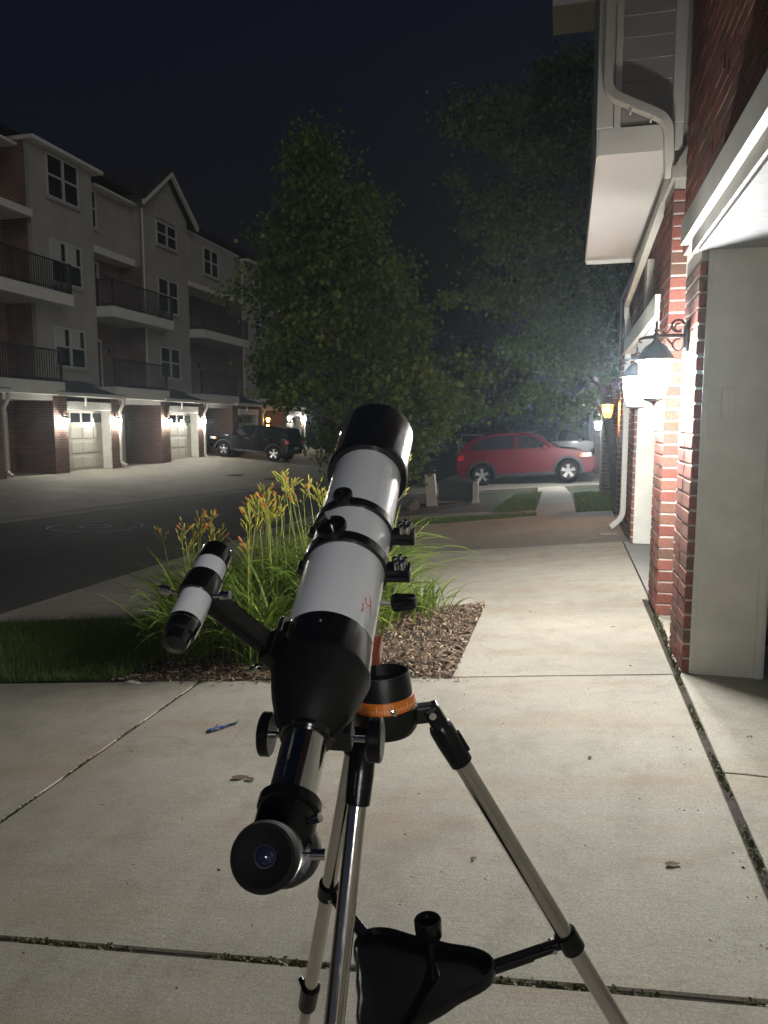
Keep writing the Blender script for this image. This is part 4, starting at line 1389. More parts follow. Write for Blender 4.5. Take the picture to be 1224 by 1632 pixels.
def make_car(name, label, cat, sp, paint, loc, fwd, group=None, detail=True):
    f = Vector(fwd).normalized()
    lft = Vector((0, 0, 1)).cross(f).normalized()
    up = f.cross(lft)
    rot = Matrix((f, lft, up)).transposed()
    t = thing(name, label, cat, loc, rot=rot, group=group)
    w, wr, xa, xr = sp['w'], sp['wr'], sp['xa'], sp['xr']
    z0 = sp['z0']
    # rear arch first when walking the sill from the tail to the nose
    sill = [(sp['tail'][-1][0], z0 + 0.02)] + [(x, z + wr - 0.34) for x, z in arch_pts(xr, wr + 0.065, z0 - wr + 0.34)] + [(x, z + wr - 0.34) for x, z in arch_pts(xa, wr + 0.065, z0 - wr + 0.34)] + [(sp['nose'][0][0], z0 + 0.02)]
    poly = sill + sp['nose'] + sp['top'] + sp['tail']
    body = MB().prism(poly, -w, w, lambda u, v, d: Vector((u, d * (1.0 if v < 0.75 else 1 - 0.06 * (v - 0.75)), v)))
    body = body.build('body', paint, t, smooth=38, bevel=sp.get('bev', 0.055), world=False, bseg=3)
    gp = sp['house']
    zb, zt = min(z for _, z in gp), max(z for _, z in gp)
    wb, wt = w * 0.965, w * sp.get('tumble', 0.76)

    def yy(z):
        return wb + (wt - wb) * (z - zb) / (zt - zb)
    MB().prism(gp, -1, 1, lambda u, v, d: Vector((u, d * yy(v), v))).build('cabin', paint, t, smooth=38, bevel=0.045, world=False, bseg=3)
    for s_ in (-1, 1):
        for pg in sp['windows']:
            MB().prism(pg, 0.002, 0.006, lambda u, v, d: Vector((u, s_ * (yy(v) + d), v))).build('side_window', M['car_glass'], t, world=False)
        for cx in (xa, xr):
            yo = s_ * (w - 0.235)
            wh = MB().lathe((cx, yo, wr), (0, s_, 0), [(0.0, wr * 0.6), (0.0, wr * 0.93), (0.02, wr), (0.19, wr), (0.215, wr * 0.95), (0.222, wr * 0.72), (0.19, wr * 0.68)], 28, caps=False).build('wheel', M['rubber'], t, smooth=40, world=False)
            MB().lathe((cx, yo, wr), (0, s_, 0), [(0.12, 0.0), (0.12, wr * 0.62), (0.19, wr * 0.70), (0.215, wr * 0.70), (0.21, wr * 0.63), (0.16, wr * 0.60)], 28, caps=False).build('rim', M['car_trim'] if detail else M['alloy'], wh, smooth=40, world=False)
            if detail:
                spk = MB()
                for k in range(5):
                    a = 2 * math.pi * k / 5 + 0.3
                    dv = Vector((math.cos(a), 0, math.sin(a)))
                    sv = Vector((-math.sin(a), 0, math.cos(a)))
                    c0 = Vector((cx, yo, wr))
                    yv = Vector((0, s_, 0))
                    A_, B_ = c0 + dv * wr * 0.10, c0 + dv * wr * 0.67
                    spk.add([A_ - sv * 0.035 + yv * 0.185, A_ + sv * 0.035 + yv * 0.185, B_ + sv * 0.062 + yv * 0.20, B_ - sv * 0.062 + yv * 0.20,
                             A_ - sv * 0.035 + yv * 0.15, A_ + sv * 0.035 + yv * 0.15, B_ + sv * 0.062 + yv * 0.165, B_ - sv * 0.062 + yv * 0.165],
                            [(0, 1, 2, 3), (4, 7, 6, 5), (0, 4, 5, 1), (1, 5, 6, 2), (2, 6, 7, 3), (3, 7, 4, 0)])
                spk.lathe((cx, yo + s_ * 0.15, wr), (0, s_, 0), [(0, wr * 0.17), (0.04, wr * 0.17), (0.045, 0)], 14)
                spk.build('spokes', M['alloy'], wh, world=False, bevel=0.008)
            at = MB()
            ring = arch_pts(cx, wr + 0.062, z0 - wr + 0.34, 14)
            ring2 = arch_pts(cx, wr + 0.062 + sp.get('clad', 0.05), z0 - wr + 0.34, 14)
            at.prism([(x, z + wr - 0.34) for x, z in ring] + [(x, z + wr - 0.34) for x, z in reversed(ring2)], w - 0.04, w + 0.012, lambda u, v, d: Vector((u, s_ * d, v)))
            at.build('arch_trim', M['car_trim'] if sp.get('clad', 0.05) > 0.03 else paint, t, world=False)
        MB().box((xr + wr + 0.16, s_ * (w - 0.05) if s_ > 0 else -w - 0.008, z0 - 0.02), (xa - wr - 0.16, w + 0.008 if s_ > 0 else -(w - 0.05), z0 + 0.09)).build('sill_trim', M['car_trim'], t, world=False, bevel=0.01)
        # lamps wrap the corners
        hx, hz = sp['lamp_f']
        MB().box((hx - 0.30, s_ * (w - 0.26) if s_ > 0 else -w - 0.004, hz - 0.075), (hx + 0.012, w + 0.004 if s_ > 0 else -(w - 0.26), hz + 0.065)).build('headlight', M['head_clear'], t, world=False, bevel=0.025)
        MB().box((hx - 0.34, s_ * (w - 0.05) if s_ > 0 else -w - 0.006, hz - 0.06), (hx - 0.24, w + 0.006 if s_ > 0 else -(w - 0.05), hz + 0.03)).build('turn_signal', M['amber'], t, world=False, bevel=0.012)
        tx, tz = sp['lamp_r']
        MB().box((tx - 0.012, s_ * (w - 0.22) if s_ > 0 else -w - 0.004, tz - 0.10), (tx + 0.20, w + 0.004 if s_ > 0 else -(w - 0.22), tz + 0.075)).build('tail_light', M['tail_red'], t, world=False, bevel=0.025)
        # mirror and handles
        mx, mz = sp['mirror']
        MB().box((mx - 0.09, s_ * (w - 0.03) if s_ > 0 else -w - 0.19, mz - 0.07), (mx + 0.07, w + 0.19 if s_ > 0 else -(w - 0.03), mz + 0.08)).build('mirror', paint, t, world=False, bevel=0.035)
        for hx_ in sp['handles']:
            MB().box((hx_ - 0.10, s_ * (w - 0.02) if s_ > 0 else -w - 0.02, sp['hz'] - 0.015), (hx_ + 0.10, w + 0.02 if s_ > 0 else -(w - 0.02), sp['hz'] + 0.02)).build('door_handle', M['chrome'] if sp.get('chrome') else paint, t, world=False, bevel=0.01)
        for sx_ in sp['seams']:
            MB().box((sx_ - 0.006, s_ * (w - 0.03) if s_ > 0 else -w - 0.002, z0 + 0.12), (sx_ + 0.006, w + 0.002 if s_ > 0 else -(w - 0.03), zb + 0.02)).build('door_seam', M['car_trim'], t, world=False)
    # windscreen and rear window
    for (p, q_, nm) in ((gp[0], gp[1], 'windscreen'), (gp[-1], gp[-2], 'rear_window')):
        P0, P1 = Vector((p[0], 0, p[1])), Vector((q_[0], 0, q_[1]))
        a, c = P0.lerp(P1, 0.12), P0.lerp(P1, 0.9)
        nrm = (P1 - P0).cross(Vector((0, 1, 0))).normalized()
        if (nrm.x > 0) != (nm == 'windscreen'):
            nrm = -nrm
        ya, yc = yy(a.z) - 0.08, yy(c.z) - 0.08
        g_ = MB()
        n1, n2 = nrm * 0.006, nrm * 0.001
        g_.add([a + Vector((0, -ya, 0)) + n1, a + Vector((0, ya, 0)) + n1, c + Vector((0, yc, 0)) + n1, c + Vector((0, -yc, 0)) + n1,
                a + Vector((0, -ya, 0)) + n2, a + Vector((0, ya, 0)) + n2, c + Vector((0, yc, 0)) + n2, c + Vector((0, -yc, 0)) + n2],
               [(0, 1, 2, 3), (4, 7, 6, 5), (0, 4, 5, 1), (1, 5, 6, 2), (2, 6, 7, 3), (3, 7, 4, 0)])
        g_.build(nm, M['car_glass'], t, world=False)
    nx = sp['nose'][1][0]
    MB().box((nx - 0.03, -w * 0.55, 0.50), (nx + 0.008, w * 0.55, 0.72)).build('grille', M['car_trim'], t, world=False, bevel=0.015)
    MB().box((sp['tail'][-2][0] - 0.012, -0.26, 0.62), (sp['tail'][-2][0] + 0.02, 0.26, 0.74)).build('number_plate', M['post_white'], t, world=False)
    return t


SUV = dict(w=0.885, wr=0.335, xa=1.31, xr=-1.31, z0=0.27,
           nose=[(2.02, 0.30), (2.10, 0.48), (2.09, 0.72), (1.97, 0.87)], top=[(1.60, 0.965), (1.20, 1.03), (0.6, 1.06), (-0.6, 1.09), (-1.88, 1.13)], tail=[(-2.00, 1.03), (-2.06, 0.86), (-2.09, 0.62), (-2.03, 0.34)],
           house=[(1.10, 1.02), (0.40, 1.49), (-0.12, 1.60), (-0.85, 1.61), (-1.58, 1.49), (-2.00, 1.11)],
           windows=[[(0.84, 1.085), (0.72, 1.19), (0.32, 1.44), (-0.05, 1.515), (-0.20, 1.52), (-0.20, 1.10)], [(-0.28, 1.10), (-0.28, 1.525), (-0.85, 1.525), (-1.36, 1.42), (-1.66, 1.21), (-1.55, 1.13)]],
           lamp_f=(2.00, 0.80), lamp_r=(-2.03, 0.92), mirror=(0.66, 1.10), handles=[-0.10, ], hz=0.93, seams=[0.80, -0.24, -1.10], clad=0.07, tumble=0.74)
JEEP = dict(w=0.90, wr=0.365, xa=1.36, xr=-1.30, z0=0.36,
            nose=[(2.10, 0.42), (2.16, 0.58), (2.12, 0.80), (2.06, 0.98)], top=[(1.80, 1.04), (1.05, 1.10), (0.2, 1.13), (-1.95, 1.15)], tail=[(-2.05, 1.05), (-2.08, 0.8), (-2.12, 0.66), (-2.06, 0.44)],
            house=[(1.02, 1.09), (0.42, 1.58), (-0.2, 1.655), (-1.2, 1.665), (-1.88, 1.61), (-2.04, 1.12)],
            windows=[[(0.82, 1.16), (0.36, 1.53), (-0.10, 1.57), (-0.10, 1.17)], [(-0.20, 1.17), (-0.20, 1.57), (-1.00, 1.58), (-1.00, 1.18)], [(-1.10, 1.18), (-1.10, 1.58), (-1.76, 1.54), (-1.84, 1.20)]],
            lamp_f=(2.09, 0.88), lamp_r=(-2.06, 0.98), mirror=(0.78, 1.18), handles=[0.10, -0.85], hz=1.0, seams=[0.95, -0.15, -1.0], clad=0.06, tumble=0.80, chrome=True)

cx, cy = -1.23, 24.38
red_z = (gz(0.09, 23.5) + gz(-2.55, 23.5)) / 2
make_car('suv', 'dark red compact crossover car parked nose to the neighbouring garage', 'car', SUV, M['red_paint'], (cx, cy, red_z), (1, 0, (gz(0.09, 23.5) - gz(-2.55, 23.5)) / 2.64))
jx, jy = -15.0, 34.9
jz0, jz1 = gz(jx - 1.36, jy) + 0.02, gz(jx + 1.30, jy) + 0.02
make_car('off_road_vehicle', 'black boxy off road vehicle parked on the drive over the road', 'car', JEEP, M['black_paint'], (jx, jy, (jz0 + jz1) / 2), (-1, 0.04, (jz0 - jz1) / 2.66))
make_car('suv', 'grey car parked behind the dark red crossover', 'car', SUV, M['grey_paint'], (-0.1, 31.8, gz(-0.1, 31.8) + 0.02), (1, 0, 0.05), detail=False)
for (px, t_, paint, lab, fw) in ((752, 47, 'white_paint', 'pale car in the distant parking row beside the red crossover tail', (0.3, -1, 0)), (722, 49, 'grey_paint', 'grey car in the distant parking row, between a pale and a dark car', (0.25, -1, 0)),
                                 (694, 51, 'white_paint', 'silver car in the distant parking row beside the maple trunk', (0.2, -1, 0)), (783, 50, 'black_paint', 'dark car in the distant parking row, half hidden by the red crossover', (0.3, -1, 0))):
    p = dep(px, 700, t_)
    make_car('parked_car', lab, 'car', SUV, M[paint], (p.x, p.y, gz(p.x, p.y) - 0.0), fw, group='cars in the distant parking row', detail=False)

# ================================================================== small things on the verge
def bx(o_xy, sx, sy, sz, name, mat, parent=None, rz=0.0, tilt=(0, 0), bevel=0.01, z_off=0.0):
    x, y = o_xy
    m = Matrix.Translation((x, y, gz(x, y) + z_off)) @ Matrix.Rotation(rz, 4, 'Z') @ Matrix.Rotation(tilt[0], 4, 'Y') @ Matrix.Rotation(tilt[1], 4, 'X')
    return MB().box((-sx / 2, -sy / 2, -0.05), (sx / 2, sy / 2, sz), m).build(name, mat, parent, bevel=bevel)


p = on_ground(727, 800)
tb = thing('transformer_box', 'low dark green utility transformer box between two pale posts', 'utility box', (p.x, p.y + 0.35, gz(p.x, p.y)))
bx((p.x, p.y + 0.35), 0.82, 0.62, 0.44, 'cabinet', M['box_green'], tb, bevel=0.02)
bx((p.x, p.y + 0.35), 0.87, 0.67, 0.03, 'lid', M['box_green'], tb, bevel=0.012, z_off=0.445)
bx((p.x, p.y + 0.35), 0.95, 0.75, 0.02, 'plinth', M['concrete'], tb, bevel=0.01, z_off=0.0)
bx((p.x + 0.02, p.y + 0.032), 0.03, 0.012, 0.06, 'latch', M['iron'], tb, bevel=0.002, z_off=0.25)
p2 = on_ground(690, 806)
pd = thing('utility_pedestal', 'tall pale plastic utility post leaning beside the green box', 'post', (p2.x, p2.y, gz(p2.x, p2.y)))
bx((p2.x, p2.y), 0.22, 0.20, 0.70, 'post', M['post_white'], pd, tilt=(R(-6), 0), bevel=0.012)
bx((p2.x - 0.002, p2.y - 0.002), 0.25, 0.23, 0.10, 'foot', M['post_white'], pd, tilt=(R(-6), 0), bevel=0.012)
p3 = on_ground(758, 801)
pd = thing('utility_pedestal', 'short pale utility post at the other end of the green box', 'post', (p3.x, p3.y, gz(p3.x, p3.y)))
bx((p3.x, p3.y), 0.12, 0.14, 0.45, 'post', M['post_white'], pd, bevel=0.012)
bx((p3.x, p3.y), 0.15, 0.17, 0.06, 'foot', M['post_white'], pd, bevel=0.012)


def rock(name, label, x, y, sx, sy, sz, mat, seed, cat='rock'):
    rr = random.Random(seed)
    bm = bmesh.new()
    bmesh.ops.create_icosphere(bm, subdivisions=3, radius=1.0)
    ph = [rr.uniform(0, 6) for _ in range(6)]
    for v in bm.verts:
        q_ = v.co
        d = 1 + 0.16 * math.sin(q_.x * 3 + ph[0]) + 0.13 * math.sin(q_.y * 4 + ph[1]) + 0.1 * math.sin(q_.z * 5 + q_.x * 3 + ph[2]) + rr.gauss(0, 0.02)
        v.co = Vector((q_.x * sx * d, q_.y * sy * d, max(-0.3, q_.z) * sz * d))
    me = bpy.data.meshes.new(name)
    bm.to_mesh(me)
    bm.free()
    me.materials.append(mat)
    o = bpy.data.objects.new(name, me)
    COL.objects.link(o)
    o.location = (x, y, gz(x, y) + 0.2 * sz)
    return tag(o, label, cat)


p = on_ground(657, 812)
rock('rock', 'rounded tan rock at the foot of the maple by the path', p.x, p.y, 0.17, 0.13, 0.15, M['rock'], 4)
p = on_ground(212, 1089)
rock('crumpled_paper', 'crumpled pale scrap lying where the grass meets the slab', p.x, p.y, 0.055, 0.022, 0.012, M['paper'], 5, 'litter')

# blue wrapper on the slab
A_, B_ = on_ground(331, 1167), on_ground(379, 1153)
d = (B_ - A_)
sdv = Vector((-d.y, d.x, 0)).normalized()
wr_ = thing('snack_wrapper', 'torn blue foil wrapper lying on the concrete slab', 'litter', (A_ + B_) / 2)
bw = MB()
vs, fs = [], []
rr = random.Random(2)
for i in range(9):
    u = i / 8
    c = A_ + d * u
    hw = 0.022 * (1.0 if u < 0.62 else 0.55) * (1 + 0.25 * math.sin(i * 2.1))
    for k in (-1, -0.3, 0.4, 1):
        q_ = c + sdv * hw * k
        vs.append(Vector((q_.x, q_.y, gz(q_.x, q_.y) + 0.003 + abs(rr.gauss(0, 0.006)))))
for i in range(8):
    for k in range(3):
        fs.append((i * 4 + k, i * 4 + k + 1, i * 4 + k + 5, i * 4 + k + 4))
bw.add(vs, fs).build('wrapper_sheet', M['blue_wrap'], wr_)
c = A_ + d * 0.28 - sdv * 0.018
MB().add([(c.x - 0.012, c.y - 0.006, c.z + 0.010), (c.x + 0.012, c.y - 0.006, c.z + 0.010), (c.x + 0.012, c.y + 0.007, c.z + 0.013), (c.x - 0.012, c.y + 0.007, c.z + 0.012)], [(0, 1, 2, 3)]).build('foil_edge', M['foil'], wr_)
c = A_ + d * 0.82
MB().add([(c.x - 0.012, c.y - 0.005, c.z + 0.012), (c.x + 0.013, c.y - 0.004, c.z + 0.014), (c.x + 0.010, c.y + 0.007, c.z + 0.016), (c.x - 0.010, c.y + 0.006, c.z + 0.013)], [(0, 1, 2, 3)]).build('foil_edge', M['foil'], wr_)


def dead_leaf(px, py, L, a, label, seed):
    rr = random.Random(seed)
    p = on_ground(px, py)
    b = MB()
    vs, fs = [], []
    ca, sa = math.cos(a), math.sin(a)
    for i in range(6):
        u = i / 5
        hw = L * 0.3 * math.sin(math.pi * min(1, u + 0.08)) + 0.001
        for k in (-1, 0, 1):
            x, y = (u - 0.5) * L, hw * k
            vs.append((p.x + x * ca - y * sa, p.y + x * sa + y * ca, gz(p.x, p.y) + 0.0015 + abs(k) * 0.004 * (1 - u) + 0.004 * u * u + rr.random() * 0.002))
    for i in range(5):
        for k in range(2):
            fs.append((i * 3 + k, i * 3 + k + 1, i * 3 + k + 4, i * 3 + k + 3))
    o = b.add(vs, fs).build('dead_leaf', M['dead_leaf'], smooth=60)
    o.data.transform(Matrix.Translation(-p))
    o.location = p
    return tag(o, label, 'leaf', 'dry leaves and twigs on the concrete')


dead_leaf(383, 1240, 0.07, 0.4, 'curled brown leaf on the slab below the blue wrapper', 1)
dead_leaf(398, 1243, 0.05, 2.6, 'small dry leaf touching the curled brown leaf', 2)
dead_leaf(1072, 1379, 0.045, 0.2, 'small grey dry leaf on the slab near the garage joint', 3)
dead_leaf(755, 1370, 0.02, 0.7, 'tiny dark twig on the slab right of the tripod leg', 4)
dead_leaf(940, 1208, 0.022, 1.2, 'tiny dry leaf on the slab in front of the tall pier', 5)
dead_leaf(978, 1000, 0.03, 0.2, 'small dark leaf on the bright slab by the white lanterns', 6)
dead_leaf(846, 975, 0.03, 0.9, 'small dark leaf on the slab beside the mulch corner', 7)
dead_leaf(1195, 1176, 0.035, 0.9, 'small dark leaf on the garage floor before the cream jamb', 8)

# ================================================================== TREES
def make_tree(name, label, base, top_c, prof, nclump, per, leaf, mat, seed, trunk_r=0.10, group=None, squash=1.0, spread=0.36, nlimb=26, asym=None, gaps=()):
    """prof: (height above base, radius) list; clumps of leaf-sized faces spread through that volume on real limbs"""
    rt = random.Random(seed)
    base = Vector(base)
    t = thing(name, label, 'tree', base, group=group)
    H = prof[-1][0]

    def axis(h):
        u = cl(h / H, 0, 1)
        return base + Vector((top_c[0] * u, top_c[1] * u, h))
    trunk = MB()
    pts = [axis(H * 0.93 * i / 10) + Vector((rt.gauss(0, 0.03), rt.gauss(0, 0.03), 0)) * (i > 0) for i in range(11)]
    pts[0] -= Vector((0, 0, 0.15))
    trunk.tube(pts, [trunk_r * (1.35 if i == 0 else 1.0) * (1 - 0.9 * i / 10) + 0.006 for i in range(11)], 9)
    cents = []
    tries = 0
    while len(cents) < nclump and tries < nclump * 30:
        tries += 1
        h = rt.uniform(prof[0][0], H)
        Rm = interp(prof, h)
        a = rt.uniform(0, 6.283)
        k = 1 + 0.26 * math.sin(3 * a + h * 1.7 + seed) + 0.18 * math.sin(5 * a - h * 2.3) + 0.20 * math.sin(h * 4.6 + 2 * a)
        if asym:
            k *= asym(a, h)
        rr = Rm * k * math.sqrt(rt.uniform(0.05, 1.0))
        if rt.random() > 0.25 + 0.75 * (Rm / max(r for _, r in prof)):
            continue
        q_ = to_px(axis(h) + Vector((math.cos(a) * rr, math.sin(a) * rr * squash, 0)))
        if any((q_[0] - gx_) ** 2 + (q_[1] - gy_) ** 2 < gr_ ** 2 for gx_, gy_, gr_ in gaps):
            continue                     # openings in the crown
        cents.append((axis(h) + Vector((math.cos(a) * rr, math.sin(a) * rr * squash, 0)), h))
    for i in range(min(nlimb, len(cents))):
        c, h = cents[i * len(cents) // nlimb]
        h0 = max(prof[0][0] * 0.75, h - 0.35 * (c - axis(h)).length - 0.4)
        p0 = axis(h0)
        mid = p0.lerp(c, 0.5) + Vector((rt.gauss(0, 0.1), rt.gauss(0, 0.1), 0.12))
        r0 = trunk_r * 0.42 * (1 - 0.6 * h0 / H)
        trunk.tube([p0, p0.lerp(mid, 0.5) + Vector((0, 0, 0.05)), mid, mid.lerp(c, 0.6), c], [r0, r0 * 0.8, r0 * 0.55, r0 * 0.35, 0.006], 6)
    trunk.build('trunk', M['bark'], t, smooth=60)
    b = MB()
    V, Fc = b.v, b.f
    for c, h in cents:
        s_ = spread * rt.uniform(0.6, 1.25)
        droop = Vector((rt.gauss(0, 0.5), rt.gauss(0, 0.5), -0.7))
        for _ in range(int(per * rt.uniform(0.6, 1.3))):
            dv = Vector((rt.gauss(0, 1), rt.gauss(0, 1), rt.gauss(0, 0.6))) * s_ * 0.55
            p = c + dv
            L = leaf * rt.uniform(0.6, 1.2)
            ax_ = (droop + Vector((rt.gauss(0, 0.7), rt.gauss(0, 0.7), rt.gauss(0, 0.5)))).normalized()
            nz = Vector((rt.gauss(0, 1.0), rt.gauss(0, 1.0), 0.8))
            sv = ax_.cross(nz)
            if sv.length < 1e-3:
                continue
            sv = sv.normalized() * L * 0.46
            up_ = sv.cross(ax_).normalized() * L * 0.10
            n = len(V)
            tip = p + ax_ * L
            m1, m2 = p + ax_ * L * 0.38, p + ax_ * L * 0.72
            V += [p, m1 + sv + up_, m2 + sv * 0.62, tip, m2 - sv * 0.62, m1 - sv + up_]
            Fc += [[n, n + 1, n + 2, n + 3], [n, n + 3, n + 4, n + 5]]
    b.build('crown', mat, t, fix=False, kind='stuff')
    return t


tb_ = dep(628, 800, 15.4)
tbase = (tb_.x, tb_.y, gz(tb_.x, tb_.y))
make_tree('maple_tree', 'leafy green young maple standing behind the daylilies beside the road', tbase, (-1.75, 0.1),
          [(0.75, 0.6), (1.2, 1.5), (1.75, 2.4), (2.3, 2.75), (2.9, 2.3), (3.4, 1.8), (3.9, 2.05), (4.5, 1.5), (5.0, 1.65), (5.6, 1.05), (6.1, 1.15), (6.7, 0.5), (7.2, 0.3), (7.5, 0.1)], 340, 112, 0.104, M['leaf_a'], 21, trunk_r=0.11, spread=0.42, gaps=((487, 672, 42), (432, 660, 26), (680, 300, 60), (775, 715, 58), (720, 730, 40)),
          asym=lambda a, h: (0.62 if math.cos(a) < -0.1 and h < 2.2 else (0.55 if math.cos(a) > -0.1 and h < 1.45 else (1.15 if math.cos(a) > 0.3 and h < 2.8 else 1.0))))
make_tree('shade_tree', 'tall dark shade tree by the entry walk overhanging the red car', (1.02, 15.9, gz(1.02, 15.9)), (-1.3, 4.0),
          [(1.7, 0.7), (2.1, 2.0), (2.7, 2.3), (3.3, 2.0), (4.0, 2.2), (5.0, 2.6), (6.2, 2.8), (7.6, 2.6), (8.9, 1.9), (9.8, 0.9), (10.2, 0.2)], 420, 104, 0.112, M['leaf_b'], 33, trunk_r=0.10, spread=0.44, gaps=((800, 715, 40), (850, 712, 36), (760, 715, 50), (900, 712, 30)))
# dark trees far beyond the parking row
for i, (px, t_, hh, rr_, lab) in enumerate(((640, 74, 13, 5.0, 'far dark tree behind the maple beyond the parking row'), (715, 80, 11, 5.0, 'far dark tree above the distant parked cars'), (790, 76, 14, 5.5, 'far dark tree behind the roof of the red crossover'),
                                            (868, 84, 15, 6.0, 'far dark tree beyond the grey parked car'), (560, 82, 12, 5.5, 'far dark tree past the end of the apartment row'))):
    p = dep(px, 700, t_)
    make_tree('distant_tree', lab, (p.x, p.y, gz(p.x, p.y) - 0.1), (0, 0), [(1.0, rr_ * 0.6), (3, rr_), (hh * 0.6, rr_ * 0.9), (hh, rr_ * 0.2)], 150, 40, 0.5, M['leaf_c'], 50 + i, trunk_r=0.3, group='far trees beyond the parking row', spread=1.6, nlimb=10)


# ================================================================== DAYLILIES
def daylily(x, y, h, nbl, nst, label, seed, sc=1.0, blooms=0.3):
    rl = random.Random(seed)
    g0 = gz(x, y) - 0.01
    t = thing('daylily', label, 'plant', (x, y, g0), group='daylilies in the mulch bed')
    b = MB()
    for _ in range(nbl):
        a = rl.uniform(0, 6.283)
        bx_, by_ = x + rl.gauss(0, 0.09), y + rl.gauss(0, 0.09)
        L = h * rl.uniform(0.65, 1.15)
        out = rl.uniform(0.25, 0.85) * L
        w = rl.uniform(0.005, 0.0105) * sc
        dv = Vector((math.cos(a), math.sin(a), 0))
        sv = Vector((-math.sin(a), math.cos(a), 0))
        bend = rl.uniform(0.5, 1.25)
        tw = rl.gauss(0, 0.5)
        vs, fs = [], []
        n = 9
        th0, th1 = R(rl.uniform(3, 34)), R(rl.uniform(65, 150))
        La = L * rl.uniform(0.85, 1.3)
        p = Vector((bx_, by_, g0))
        for i in range(n + 1):
            u = i / n
            ww = w * (0.75 + 0.5 * u if u < 0.5 else 1.0) * (1 - max(0, u - 0.35) ** 1.6 / 0.65 ** 1.6) + 0.0006
            s2 = (sv + Vector((0, 0, tw * u))).normalized()
            fold = Vector((0, 0, 0.35 * ww))
            vs += [p - s2 * ww + fold, p.copy(), p + s2 * ww + fold]
            th = th0 + (th1 - th0) * u ** 1.5
            p = p + (dv * math.sin(th) + Vector((0, 0, math.cos(th)))) * (La / n)
            p.z = max(p.z, g0 + 0.02)
        for i in range(n):
            k = i * 3
            fs += [(k, k + 1, k + 4, k + 3), (k + 1, k + 2, k + 5, k + 4)]
        b.add(vs, fs)
    b.build('foliage', M['blade'], t, fix=False, kind='stuff')
    for _ in range(nst):
        a = rl.uniform(0, 6.283)
        hh = h * rl.uniform(1.12, 1.42)
        lean = rl.uniform(0.04, 0.24) * h
        p0 = Vector((x + rl.gauss(0, 0.10), y + rl.gauss(0, 0.08), g0))
        dv = Vector((math.cos(a), math.sin(a), 0))
        p1 = p0 + dv * lean + Vector((0, 0, hh))
        st = MB()
        pm = p0.lerp(p1, 0.55) - dv * lean * 0.2
        st.tube([p0, p0.lerp(pm, 0.6), pm, p1], [0.0042, 0.004, 0.0036, 0.0028], 5)
        bud_m, blo = MB(), MB()
        nb_ = rl.randint(6, 12)
        for k in range(nb_):
            aa = a + rl.gauss(0, 1.4)
            bd = Vector((math.cos(aa) * rl.uniform(0.3, 0.9), math.sin(aa) * rl.uniform(0.3, 0.9), rl.uniform(0.5, 1.1))).normalized()
            q0 = p1 - Vector((0, 0, rl.uniform(0, 0.10)))
            q1 = q0 + bd * rl.uniform(0.025, 0.07)
            st.tube([q0, q1], 0.0018, 4)
            if rl.random() < blooms * 0.55:
                Lb = rl.uniform(0.042, 0.068)
                blo.lathe(q1, bd, [(0, 0.0025), (Lb * 0.35, 0.006), (Lb * 0.75, 0.0075), (Lb, 0.002)], 6)
            else:
                Lb = rl.uniform(0.026, 0.06)
                bud_m.lathe(q1, bd, [(0, 0.002), (Lb * 0.4, 0.0052), (Lb * 0.8, 0.0045), (Lb, 0.001)], 6)
        so = st.build('flower_stalk', M['stalk'], t, smooth=50)
        if bud_m.v:
            bud_m.build('buds', M['bud'], so, smooth=50, kind='stuff')
        if blo.v:
            blo.build('closed_blooms', M['bloom'], so, smooth=50, kind='stuff')
    return t


LIL = [(-2.95, 5.60, 0.60, 70, 3, 'daylily clump nearest the kerb with arching dark leaves'),
       (-2.72, 5.25, 0.62, 80, 3, 'daylily clump at the grass end of the bed, arching over the turf'),
       (-2.50, 4.70, 0.60, 80, 1, 'low leafy daylily clump hanging over the dark grass'),
       (-2.35, 5.60, 0.74, 90, 6, 'daylily clump with orange closed blooms beside the kerb end of the bed'),
       (-2.12, 5.05, 0.72, 95, 5, 'daylily clump behind the small finder scope with yellow buds'),
       (-1.95, 4.55, 0.58, 80, 1, 'short daylily clump at the slab edge of the bed'),
       (-1.90, 5.62, 0.80, 95, 7, 'tall daylily clump with many orange tips in the middle of the bed'),
       (-1.62, 5.15, 0.74, 95, 5, 'dense daylily clump right of the finder scope'),
       (-1.50, 5.70, 0.84, 95, 8, 'tallest daylily clump with yellow buds beside the white tube'),
       (-1.42, 4.75, 0.48, 50, 0, 'leafy flowerless daylily clump low behind the telescope tube'),
       (-1.34, 5.40, 0.44, 26, 0, 'daylily clump behind the telescope tube'),
       (-1.05, 5.66, 0.36, 26, 0, 'sparse daylily clump without flowers beside the open mulch')]
for i, (x, y, h, nb_, ns, lab) in enumerate(LIL):
    daylily(x, y, h * 1.06, int(nb_ * 3.2), int(ns * 1.9), lab, 100 + i, blooms=0.24)

# ================================================================== THE TELESCOPE
# tripod: three equal legs standing square on the sloping slab
NRM = Vector((-0.095, 0, 1)).normalized()
E1 = Vector((1, 0, 0.095)).normalized()
E2 = NRM.cross(E1)
HUB = Vector((-0.2673, 1.1119, 0.8652))
TH, SPL, R0, LEG = 0.3075, 0.439, 0.0697, 1.0411
tel = thing('telescope', 'white refractor telescope with black fittings on a steel tripod standing on the slab', 'telescope', (HUB.x + 0.09, HUB.y, gz(HUB.x + 0.09, HUB.y)))


def axp(y):
    x = 602 + (y - 690) * (470 - 602) / 560
    return dep(x, y, 1.1 / (0.7576 + 0.001021 * (y - 690)))


A0, D0 = axp(693), axp(1255)
AX = (A0 - D0).normalized()              # towards the sky
TU = (Vector((0, 0, 1)) - AX * AX.z).normalized()
TR = AX.cross(TU)                        # right of the tube


def s_of(y):
    return (axp(y) - D0).dot(AX)


